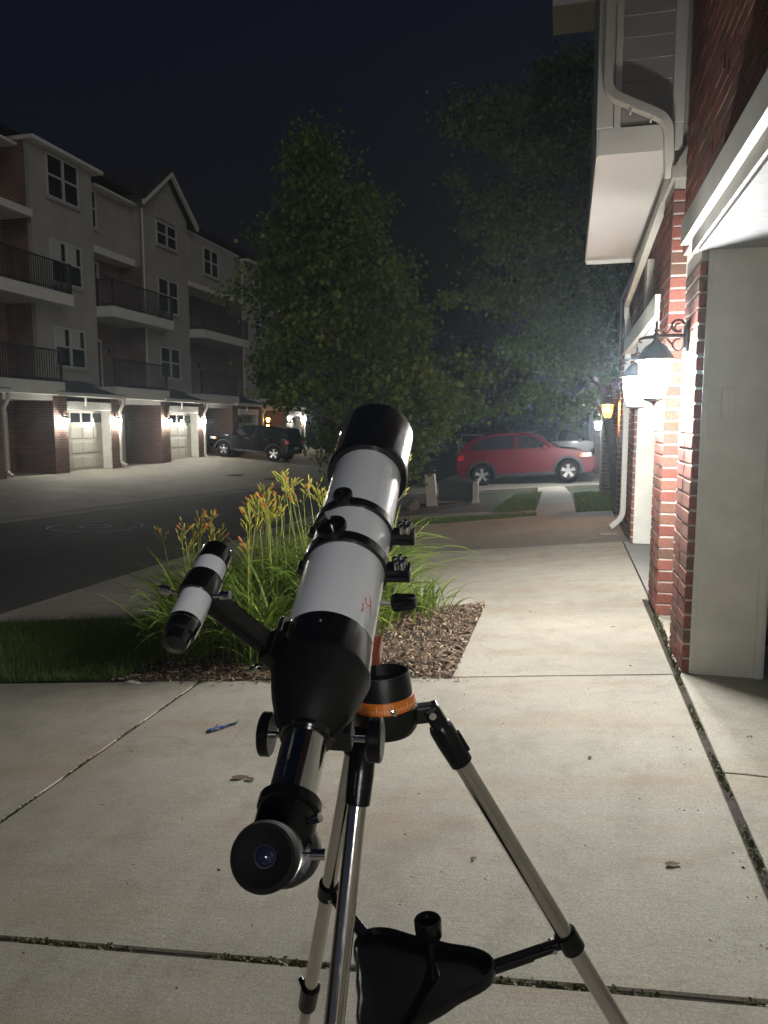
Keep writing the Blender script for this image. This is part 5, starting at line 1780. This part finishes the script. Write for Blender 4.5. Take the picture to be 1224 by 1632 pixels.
def TP(s, u=0.0, r=0.0):
    return D0 + AX * s + TU * u + TR * r


S = {k: s_of(v) for k, v in dict(front=693, shield=757, ring1=850, ring2=906, white=1031, collar=1075, bell_end=1172, draw_end=1284).items()}

# main tube
ot = MB().lathe(D0, AX, [(S['white'] - 0.01, 0.0595), (S['shield'] + 0.01, 0.0595)], 64, ref=TU).build('optical_tube', M['tube_white'], tel, smooth=40)
# dew shield: hollow, with a rolled rear lip
dsn = MB().lathe(D0, AX, [(S['shield'] - 0.012, 0.060), (S['shield'] - 0.012, 0.0690), (S['shield'] - 0.008, 0.0715), (S['shield'] + 0.002, 0.0715), (S['shield'] + 0.006, 0.0685), (S['front'] - 0.004, 0.0685), (S['front'], 0.0675), (S['front'], 0.0655), (S['front'] - 0.06, 0.0650), (S['front'] - 0.06, 0.0)], 64, caps=False, ref=TU).build('dew_shield', M['black_gloss'], tel, smooth=35)
MB().lathe(D0, AX, [(S['front'] - 0.058, 0.0), (S['front'] - 0.055, 0.03), (S['front'] - 0.058, 0.055)], 32, caps=False, ref=TU).build('front_lens', M['lens'], dsn, smooth=60)
# rear collar and bell-shaped focuser housing
MB().lathe(D0, AX, [(S['white'] + 0.004, 0.060), (S['white'] + 0.004, 0.0612), (S['white'], 0.0620), (S['collar'] + 0.002, 0.0622), (S['collar'] + 0.002, 0.058)], 64, caps=False, ref=TU).build('rear_collar', M['black_gloss'], tel, smooth=35)
L_ = S['collar'] - S['bell_end']
bell = MB().lathe(D0, AX, [(S['collar'] + 0.001, 0.0600), (S['collar'], 0.0638), (S['collar'] - 0.004, 0.0644), (S['collar'] - 0.10 * L_, 0.0625), (S['collar'] - 0.30 * L_, 0.0580), (S['collar'] - 0.50 * L_, 0.0525), (S['collar'] - 0.70 * L_, 0.0455), (S['collar'] - 0.85 * L_, 0.0395), (S['collar'] - 0.95 * L_, 0.0345), (S['bell_end'], 0.0325), (S['bell_end'], 0.026)], 56, caps=False, ref=TU).build('focuser_housing', M['black_matte'], tel, smooth=40)
MB().lathe(D0, AX, [(S['bell_end'] - 0.006, 0.0268), (S['bell_end'] - 0.006, 0.0312), (S['bell_end'] + 0.001, 0.0322)], 40, caps=False, ref=TU).build('draw_ring', M['black_gloss'], bell, smooth=35)
MB().lathe(TP(S['white'] - 0.012, 0.0622), TU, [(0, 0.0032), (0.0012, 0.003), (0.0014, 0)], 10).build('grub_screw', M['steel'], bell)
# focuser pinion with two paddle knobs
sk = s_of(1140)
MB().cyl(TP(sk, -0.040, -0.060), TP(sk, -0.040, 0.075), 0.0042, n=12).build('pinion_shaft', M['chrome'], bell, smooth=40)
MB().obox(TP(sk + 0.004, -0.036, 0.012), AX, TU, TR, 0.016, 0.016, 0.035).build('pinion_block', M['black_matte'], bell, bevel=0.004)
for r0, r1 in ((-0.068, -0.054), (0.066, 0.084)):
    kn = MB()
    prof_k = [(r0, 0.0), (r0, 0.0245), (r0 + 0.002, 0.0272), (r1 - 0.002, 0.0272), (r1, 0.0245), (r1, 0.0)]
    kn.lathe(TP(sk, -0.040), TR, prof_k, 36)
    kn.build('focus_knob', M['black_plastic'], bell, smooth=35, bevel=0.0)
# chrome draw tube with a rack slot
dt = MB().lathe(D0, AX, [(S['draw_end'] - 0.012, 0.0262), (S['bell_end'] - 0.002, 0.0262)], 48, ref=TU).build('draw_tube', M['chrome'], tel, smooth=40)
MB().obox(TP((S['draw_end'] + S['bell_end']) / 2 - 0.004, -0.0262, 0.0), AX, TU, TR, (S['bell_end'] - S['draw_end']) / 2, 0.001, 0.005).build('rack', M['black_plastic'], dt)
# star diagonal
sd0 = S['draw_end']
dg = MB().lathe(D0, AX, [(sd0 - 0.046, 0.0), (sd0 - 0.046, 0.028), (sd0 - 0.036, 0.0325), (sd0 - 0.016, 0.0325), (sd0 - 0.014, 0.0300), (sd0 - 0.009, 0.0300), (sd0 - 0.007, 0.0345), (sd0 + 0.004, 0.0345), (sd0 + 0.006, 0.031), (sd0 + 0.006, 0.026)], 48, caps=False, ref=TU).build('star_diagonal', M['black_plastic'], tel, smooth=35)
EPC = dep(419, 1366, 0.655)              # centre of the eye lens
DGC = TP(sd0 - 0.045, -0.012, 0.004)
ED = (EPC - DGC).normalized()
MB().lathe(DGC - ED * 0.020, ED, [(-0.014, 0.0), (-0.014, 0.027), (-0.008, 0.034), (0.030, 0.034), (0.036, 0.030), (0.036, 0)], 40).build('prism_housing', M['black_plastic'], dg, smooth=35)
LE = (EPC - DGC).length
ep = MB().lathe(DGC, ED, [(0.012, 0.0), (0.012, 0.0238), (LE - 0.058, 0.0238), (LE - 0.056, 0.0266), (LE - 0.050, 0.0266), (LE - 0.048, 0.0249), (LE - 0.044, 0.0249), (LE - 0.042, 0.0279), (LE - 0.018, 0.0290)], 44, caps=False).build('eyepiece', M['black_gloss'], tel, smooth=35)
MB().lathe(DGC, ED, [(LE - 0.040, 0.0293), (LE - 0.0385, 0.0293), (LE - 0.0385, 0.0284)], 44, caps=False).build('eyepiece_band', M['steel'], ep, smooth=35)
MB().lathe(DGC, ED, [(LE - 0.022, 0.0290), (LE - 0.020, 0.0301), (LE - 0.006, 0.0301), (LE + 0.0, 0.0279), (LE + 0.001, 0.0249), (LE - 0.004, 0.0203), (LE - 0.010, 0.0097), (LE - 0.012, 0.0091)], 44, caps=False).build('eyecup', M['rubber'], ep, smooth=35)
MB().lathe(DGC, ED, [(LE - 0.014, 0.0100), (LE - 0.0105, 0.0061), (LE - 0.0095, 0.0)], 28, caps=False).build('eye_lens', M['lens'], ep, smooth=60)
MB().lathe(DGC, ED, [(LE - 0.0118, 0.0100), (LE - 0.0105, 0.0100), (LE - 0.0105, 0.0089)], 28, caps=False).build('lens_ring', M['steel'], ep, smooth=40)
er = (RGT - ED * RGT.dot(ED)).normalized()
eu = ED.cross(er)
pc = DGC + ED * (LE - 0.062)
MB().lathe(pc + er * 0.022, er, [(0, 0.0022), (0.012, 0.0022), (0.012, 0.0052), (0.026, 0.0052), (0.0265, 0.0)], 12).build('thumbscrew', M['chrome'], ep, smooth=35)
pc = TP(sd0 - 0.025, 0.014, 0.0265)
MB().lathe(pc, (TR * 0.85 + TU * 0.5), [(0, 0.0022), (0.007, 0.0022), (0.007, 0.0048), (0.016, 0.0048), (0.0165, 0.0)], 12).build('thumbscrew', M['chrome'], dg, smooth=35)

# tube rings with top knobs and hinge clamps on the right
for k, (key, half) in enumerate((('ring1', 0.0095), ('ring2', 0.011))):
    sc_ = S[key]
    ring = MB().lathe(D0, AX, [(sc_ - half, 0.0598), (sc_ - half, 0.0632), (sc_ - half + 0.002, 0.0648), (sc_ + half - 0.002, 0.0648), (sc_ + half, 0.0632), (sc_ + half, 0.0598)], 64, caps=False, ref=TU).build('tube_ring', M['black_gloss'], tel, smooth=35)
    # clamp ears
    for uu, nm in ((0.004, 'upper_ear'), (-0.009, 'lower_ear')):
        MB().obox(TP(sc_, uu - 0.002, 0.078), AX, TU, TR, half * 1.05, 0.0052, 0.019).build('clamp_ear', M['black_gloss'], ring, bevel=0.0025)
    bl = MB()
    bl.lathe(TP(sc_, -0.020, 0.082), TU, [(0, 0.0028), (0.028, 0.0028)], 10)
    for j in range(5):
        a = 2 * math.pi * j / 5
        dv = AX * math.cos(a) + TR * math.sin(a)
        bl.lathe(TP(sc_, 0.0078, 0.082) + dv * 0.0085, TU, [(0, 0.0040), (0.0125, 0.0040), (0.0135, 0.003), (0.0137, 0)], 10)
    bl.lathe(TP(sc_, 0.0078, 0.082), TU, [(0, 0.0095), (0.0095, 0.0095), (0.010, 0.0)], 20)
    bl.build('clamp_bolt', M['chrome'], ring, smooth=35)
    # hinge on the left
    MB().cyl(TP(sc_ - half * 0.9, 0.0, -0.068), TP(sc_ + half * 0.9, 0.0, -0.068), 0.0055, n=12).build('hinge', M['black_gloss'], ring, smooth=35)
    # top knobs
    tl = (TU * 0.985 - TR * 0.17).normalized()
    top = TP(sc_) + tl * 0.064
    if key == 'ring2':
        MB().lathe(top, tl, [(0, 0.012), (0.008, 0.012), (0.010, 0.0215), (0.016, 0.0225), (0.019, 0.0215), (0.0175, 0.0195), (0.0145, 0.0185), (0.0145, 0.0)], 36, caps=False).build('camera_knob', M['black_plastic'], ring, smooth=35)
        MB().lathe(top + tl * 0.014, tl, [(0, 0.0066), (0.003, 0.0066), (0.003, 0.0034), (0.030, 0.0034), (0.0305, 0)], 12).build('camera_bolt', M['chrome'], ring, smooth=35)
    else:
        MB().lathe(top, TU, [(0, 0.0135), (0.002, 0.0148), (0.014, 0.0148), (0.016, 0.0138), (0.0150, 0.0125), (0.010, 0.012), (0.010, 0.0)], 32, caps=False).build('ring_knob', M['black_plastic'], ring, smooth=35)

# printed mark on the tube: red swirl, red bar and grey lettering strokes
def on_tube(s, ang, lift=0.0004):
    return D0 + AX * s + (TU * math.cos(ang) + TR * math.sin(ang)) * (0.0595 + lift)


def print_line(pts, w):
    """thin ribbon lying on the tube; pts are (s, angle)"""
    b = MB()
    vs, fs = [], []
    for i, (s_, a) in enumerate(pts):
        s0, a0 = pts[max(i - 1, 0)]
        s1, a1 = pts[min(i + 1, len(pts) - 1)]
        ds_, da = (s1 - s0), (a1 - a0) * 0.0595
        n_ = math.hypot(ds_, da) or 1
        ox, oy = -da / n_ * w, ds_ / n_ * w / 0.0595
        vs += [on_tube(s_ + ox, a + oy), on_tube(s_ - ox, a - oy)]
    for i in range(len(pts) - 1):
        fs.append((2 * i, 2 * i + 1, 2 * i + 3, 2 * i + 2))
    return b.add(vs, fs)


sm, am = S['white'] + 0.052, R(57)
k_ = 1 / 0.0595
red = MB()
for bb in (print_line([(sm + 0.004 + 0.0085 * math.cos(t_), am + (0.0055 * math.sin(t_)) * k_) for t_ in [i * 0.35 for i in range(15)]], 0.0011),
           print_line([(sm + 0.004 - 0.018 * u + 0.004 * math.sin(u * 6), am + (0.003 + 0.009 * u) * k_) for u in [i / 9 for i in range(10)]], 0.0010),
           print_line([(sm - 0.008 - 0.017 * u, am - 0.0075 * k_ - 0.001 * k_ * math.sin(u * 9)) for u in [i / 8 for i in range(9)]], 0.0009)):
    red.add(bb.v, bb.f)
red.build('red_mark', M['logo_red'], ot)
rlg = random.Random(9)
grey = MB()
for row in range(3):
    for c in range(7):
        s0 = sm - 0.010 - c * 0.0052
        a0 = am + (0.000 + row * 0.0052 + c * 0.0004) * k_
        t0 = rlg.uniform(0, 6)
        bb = print_line([(s0 + 0.0019 * math.cos(t0 + i * 0.6), a0 + 0.0019 * math.sin(t0 + i * 0.6) * k_) for i in range(rlg.randint(5, 10))], 0.00045)
        grey.add(bb.v, bb.f)
grey.build('grey_lettering', M['logo_grey'], ot)

# altitude slow-motion knob on the right
k0, k1 = dep(606, 962, 1.09), dep(664, 958, 1.075)
kd = (k1 - k0).normalized()
Lk = (k1 - k0).length
kk = MB().cyl(k0 - kd * 0.03, k0 + kd * Lk * 0.4, 0.0032, n=12).build('altitude_rod', M['chrome'], tel, smooth=40)
kn = MB()
nseg = 36
vs, fs = [], []
for (t_, r_) in ((Lk * 0.34, 0.006), (Lk * 0.35, 0.0115), (Lk * 0.45, 0.0128), (Lk * 0.9, 0.0105), (Lk * 0.98, 0.0088), (Lk, 0.0)):
    e1 = (Vector((0, 0, 1)) - kd * kd.z).normalized()
    e2 = kd.cross(e1)
    for j in range(nseg):
        a = 2 * math.pi * j / nseg
        rr_ = r_ * (1 + 0.07 * math.cos(9 * a))
        vs.append(k0 + kd * t_ + (e1 * math.cos(a) + e2 * math.sin(a)) * rr_)
for i in range(5):
    for j in range(nseg):
        fs.append((i * nseg + j, i * nseg + (j + 1) % nseg, (i + 1) * nseg + (j + 1) % nseg, (i + 1) * nseg + j))
kn.add(vs, fs).build('altitude_knob', M['black_plastic'], kk, smooth=40)

# finder scope on a black stalk
F0 = dep(283, 1018, 0.85)


def FP(s, u=0.0, r=0.0):
    return F0 + AX * s + TU * u + TR * r


fs_ = MB().lathe(F0, AX, [(0.020, 0.0195), (0.112, 0.0195), (0.135, 0.0195)], 40, ref=TU).build('finder_scope', M['tube_white'], tel, smooth=40)
MB().lathe(F0, AX, [(0.128, 0.0190), (0.129, 0.0208), (0.152, 0.0208), (0.155, 0.0200), (0.155, 0.0180), (0.140, 0.0168), (0.140, 0)], 40, caps=False, ref=TU).build('finder_objective', M['black_gloss'], fs_, smooth=35)
MB().lathe(F0, AX, [(-0.016, 0.0), (-0.012, 0.008), (-0.010, 0.0140), (0.004, 0.0150), (0.006, 0.0178), (0.024, 0.0200), (0.026, 0.0194)], 36, caps=False, ref=TU).build('finder_eyepiece', M['black_gloss'], fs_, smooth=35)
br = MB().lathe(F0, AX, [(0.066, 0.0196), (0.066, 0.0230), (0.069, 0.0238), (0.097, 0.0238), (0.100, 0.0230), (0.100, 0.0196)], 40, caps=False, ref=TU).build('finder_bracket', M['black_gloss'], tel, smooth=35)
for (u, r) in ((0.30, -0.95), (0.15, 0.98)):
    dv = (TU * u + TR * r).normalized()
    MB().lathe(FP(0.068) + dv * 0.022, dv, [(0, 0.0022), (0.010, 0.0022), (0.010, 0.0055), (0.022, 0.0055), (0.0225, 0)], 14).build('adjusting_screw', M['chrome'], br, smooth=35)
q0, q1 = FP(0.075, -0.010, 0.015), TP(S['collar'] + 0.012, 0.028, -0.058)
dv = (q1 - q0).normalized()
sv_ = (AX - dv * AX.dot(dv)).normalized()
MB().obox((q0 + q1) / 2, dv, sv_, dv.cross(sv_), (q1 - q0).length / 2 + 0.008, 0.016, 0.009).build('finder_stalk', M['black_plastic'], br, bevel=0.005)
MB().obox(TP(S['collar'] + 0.006, 0.034, -0.056), AX, (TR * 0.5 - TU * 0.86), (TR * 0.86 + TU * 0.5), 0.022, 0.016, 0.010).build('dovetail_shoe', M['black_plastic'], br, bevel=0.003)
MB().obox(TP(S['collar'] + 0.040, 0.040, -0.050), AX, (TR * 0.5 - TU * 0.86), (TR * 0.86 + TU * 0.5), 0.014, 0.010, 0.005).build('shoe_plate', M['steel'], br, bevel=0.002)
pc = TP(S['collar'] - 0.004, 0.018, -0.074)
MB().lathe(pc, (-TR * 0.8 - TU * 0.6), [(0, 0.0022), (0.006, 0.0022), (0.006, 0.0048), (0.016, 0.0048), (0.0165, 0)], 12).build('locking_screw', M['chrome'], br, smooth=35)

# mount head: drum, orange azimuth scale, open black cup, orange arm up to the rings
mh = MB().lathe(HUB, NRM, [(-0.030, 0.0), (-0.030, 0.042), (-0.022, 0.048), (0.0, 0.0515), (0.012, 0.0515), (0.014, 0.046)], 56, caps=False).build('mount_head', M['black_matte'], tel, smooth=35)
sc0 = MB().lathe(HUB, NRM, [(0.013, 0.0495), (0.015, 0.0505), (0.031, 0.0475), (0.033, 0.044)], 64, caps=False).build('azimuth_scale', M['orange'], mh, smooth=35)
tk = MB()
for j in range(72):
    a = 2 * math.pi * j / 72
    dv = E1 * math.cos(a) + E2 * math.sin(a)
    long = j % 6 == 0
    tk.obox(HUB + dv * 0.0495 + NRM * (0.023 if long else 0.0195), dv, NRM.cross(dv), NRM, 0.0004, 0.00045, 0.005 if long else 0.0025)
tk.build('scale_marks', M['engraving'], mh)
MB().lathe(HUB, NRM, [(0.032, 0.046), (0.034, 0.0455), (0.066, 0.0440), (0.068, 0.0430), (0.068, 0.0400), (0.050, 0.0385), (0.048, 0.0)], 56, caps=False).build('azimuth_cup', M['black_matte'], mh, smooth=35)
dv = (E1 * math.cos(-1.05) + E2 * math.sin(-1.05))
MB().lathe(HUB + NRM * 0.018 + dv * 0.048, dv, [(0, 0.005), (0.004, 0.005), (0.005, 0.0025), (0.014, 0.0028), (0.0145, 0)], 12).build('index_screw', M['chrome'], mh, smooth=35)
# arm
a0 = HUB + NRM * 0.046 - E1 * 0.026
rp = TP((S['ring1'] + S['ring2']) / 2, -0.040, 0.004)
am_ = MB()
am_.tube([a0, a0 + NRM * 0.03 + E1 * 0.004, a0.lerp(rp, 0.6), rp - Vector((0, 0, 0.01))], [0.015, 0.015, 0.015, 0.015], 20)
am_.build('mount_arm', M['black_matte'], mh, smooth=45, bevel=0.0)
MB().obox(TP((S['ring1'] + S['ring2']) / 2 - 0.01, -0.066, 0.0), AX, TU, TR, 0.075, 0.006, 0.018).build('dovetail_bar', M['black_gloss'], mh, bevel=0.003)
MB().obox(dep(600, 1036, 1.03), AX, TU, TR, 0.020, 0.012, 0.007).build('altitude_bracket', M['red_orange'], mh, bevel=0.005)

# legs
LEGS = []
for k, a in enumerate((TH, TH - 2 * math.pi / 3, TH + 2 * math.pi / 3)):
    rad = E1 * math.cos(a) + E2 * math.sin(a)
    tan = NRM.cross(rad)
    P0 = HUB + rad * R0
    ld = (rad * math.sin(SPL) - NRM * math.cos(SPL)).normalized()
    lo = ld.cross(tan)
    LEGS.append((P0, ld, rad, tan, lo))
    lg = MB().cyl(P0 + ld * 0.055, P0 + ld * 0.79, 0.0142, n=28).build('tripod_leg', M['steel'], tel, smooth=40)
    MB().cyl(P0 + ld * 0.78, P0 + ld * (LEG - 0.03), 0.0118, n=24).build('leg_extension', M['steel'], lg, smooth=40)
    MB().lathe(P0, ld, [(LEG - 0.05, 0.0), (LEG - 0.05, 0.0135), (LEG - 0.022, 0.0165), (LEG - 0.004, 0.015), (LEG - 0.002, 0.0)], 20).build('rubber_foot', M['rubber'], lg, smooth=40)
    # hinge yoke and collar
    MB().obox(HUB + rad * 0.060 + NRM * -0.006, rad, tan, NRM, 0.020, 0.013, 0.014).build('hinge_lug', M['black_matte'], lg, bevel=0.004)
    MB().obox(P0 + ld * 0.018 + rad * 0.002, ld, tan, lo, 0.024, 0.0165, 0.014).build('hinge_yoke', M['black_plastic'], lg, bevel=0.006)
    MB().lathe(P0, ld, [(0.030, 0.0), (0.030, 0.0165), (0.036, 0.0195), (0.062, 0.0200), (0.104, 0.0185), (0.106, 0.0150)], 28, caps=False).build('leg_collar', M['black_plastic'], lg, smooth=35)
    MB().cyl(P0 - tan * 0.0215 + ld * 0.006, P0 + tan * 0.0215 + ld * 0.006, 0.0058, n=14).build('hinge_bolt', M['chrome'], lg, smooth=35)
    MB().obox(P0 + ld * 0.074 + lo * 0.018, ld, tan, lo, 0.018, 0.006, 0.005).build('collar_tab', M['black_plastic'], lg, bevel=0.002)
    # spreader clamp and extension lock
    MB().lathe(P0, ld, [(0.446, 0.0148), (0.448, 0.0195), (0.480, 0.0195), (0.482, 0.0148)], 28, caps=False).build('spreader_clamp', M['black_plastic'], lg, smooth=35)
    MB().lathe(P0, ld, [(0.765, 0.0148), (0.768, 0.0205), (0.835, 0.0195), (0.840, 0.0122)], 28, caps=False).build('extension_lock', M['black_plastic'], lg, smooth=35)
    MB().cyl(P0 + ld * 0.80 + lo * 0.015, P0 + ld * 0.80 + lo * 0.04, 0.008, 0.006, n=14).build('lock_knob', M['black_plastic'], lg, smooth=35)

# accessory tray: three rounded lobes with a raised rim
TC = HUB - NRM * 0.445
outl, inl = [], []
NT = 72
for j in range(NT):
    a = 2 * math.pi * j / NT
    x3 = math.cos(3 * (a - TH))
    r = 0.108 + 0.026 * x3 + 0.006 * math.cos(6 * (a - TH))
    outl.append((E1 * math.cos(a) + E2 * math.sin(a), r))
tr = MB()
vs, fs = [], []
for (dr, h) in ((0.0, -0.012), (0.002, 0.0), (0.0, 0.008), (-0.004, 0.008), (-0.007, -0.002)):
    for dv, r in outl:
        vs.append(TC + dv * (r + dr) + NRM * h)
for i in range(4):
    for j in range(NT):
        fs.append((i * NT + j, i * NT + (j + 1) % NT, (i + 1) * NT + (j + 1) % NT, (i + 1) * NT + j))
fs.append(tuple(range(4 * NT, 5 * NT)))
fs.append(tuple(reversed(range(NT))))
tray = tr.add(vs, fs).build('accessory_tray', M['black_plastic'], tel, smooth=40)
kc = TC + E1 * 0.035 + E2 * 0.01
MB().lathe(kc, NRM, [(-0.002, 0.012), (0.006, 0.009), (0.062, 0.007), (0.064, 0.019), (0.068, 0.0215), (0.094, 0.0225), (0.096, 0.021), (0.096, 0.0180), (0.086, 0.0170), (0.086, 0.0)], 32, caps=False).build('tray_knob', M['black_plastic'], tray, smooth=35)
for k, (P0, ld, rad, tan, lo) in enumerate(LEGS):
    c_end = P0 + ld * 0.464 - lo * 0.0
    p0_ = TC + rad * 0.10 - NRM * 0.010
    dv = (c_end - p0_)
    L2 = dv.length
    dv.normalize()
    up_ = tan.cross(dv).normalized()
    arm = MB().obox(p0_ + dv * (L2 * 0.42), dv, tan, up_, L2 * 0.42, 0.011, 0.0055).build('spreader_arm', M['black_plastic'], tray, bevel=0.003)
    MB().obox(p0_ + dv * (L2 - 0.026), dv, tan, up_, 0.022, 0.007, 0.0075).build('spreader_link', M['black_plastic'], tray, bevel=0.003)
    MB().cyl(p0_ + dv * (L2 * 0.83) - tan * 0.015, p0_ + dv * (L2 * 0.83) + tan * 0.015, 0.0042, n=12).build('spreader_pin', M['chrome'], tray, smooth=35)
    MB().obox(p0_ + dv * (L2 * 0.40) + up_ * 0.009, dv, tan, up_, L2 * 0.22, 0.003, 0.0045).build('arm_rib', M['black_plastic'], tray, bevel=0.0015)


# ================================================================== LENS GLOW: imitated by a thin added haze that the lamps light up
hz_m = bpy.data.materials.new('lens_veil')
hz_m.use_nodes = True
hn, hl = hz_m.node_tree.nodes, hz_m.node_tree.links
hn.remove(hn['Principled BSDF'])
pv = hn.new('ShaderNodeVolumePrincipled')
pv.inputs['Color'].default_value = (0.72, 0.87, 1.0, 1)
pv.inputs['Density'].default_value = 0.0019
pv.inputs['Anisotropy'].default_value = 0.75
hl.new(pv.outputs[0], hn['Material Output'].inputs['Volume'])
hz = MB().box((-420, -220, -2.6), (420, 920, 16.5)).build('veil', hz_m)
hz['kind'] = 'stuff'
hz['label'] = 'thin added haze glowing round the lamps'
hz['category'] = 'veil'
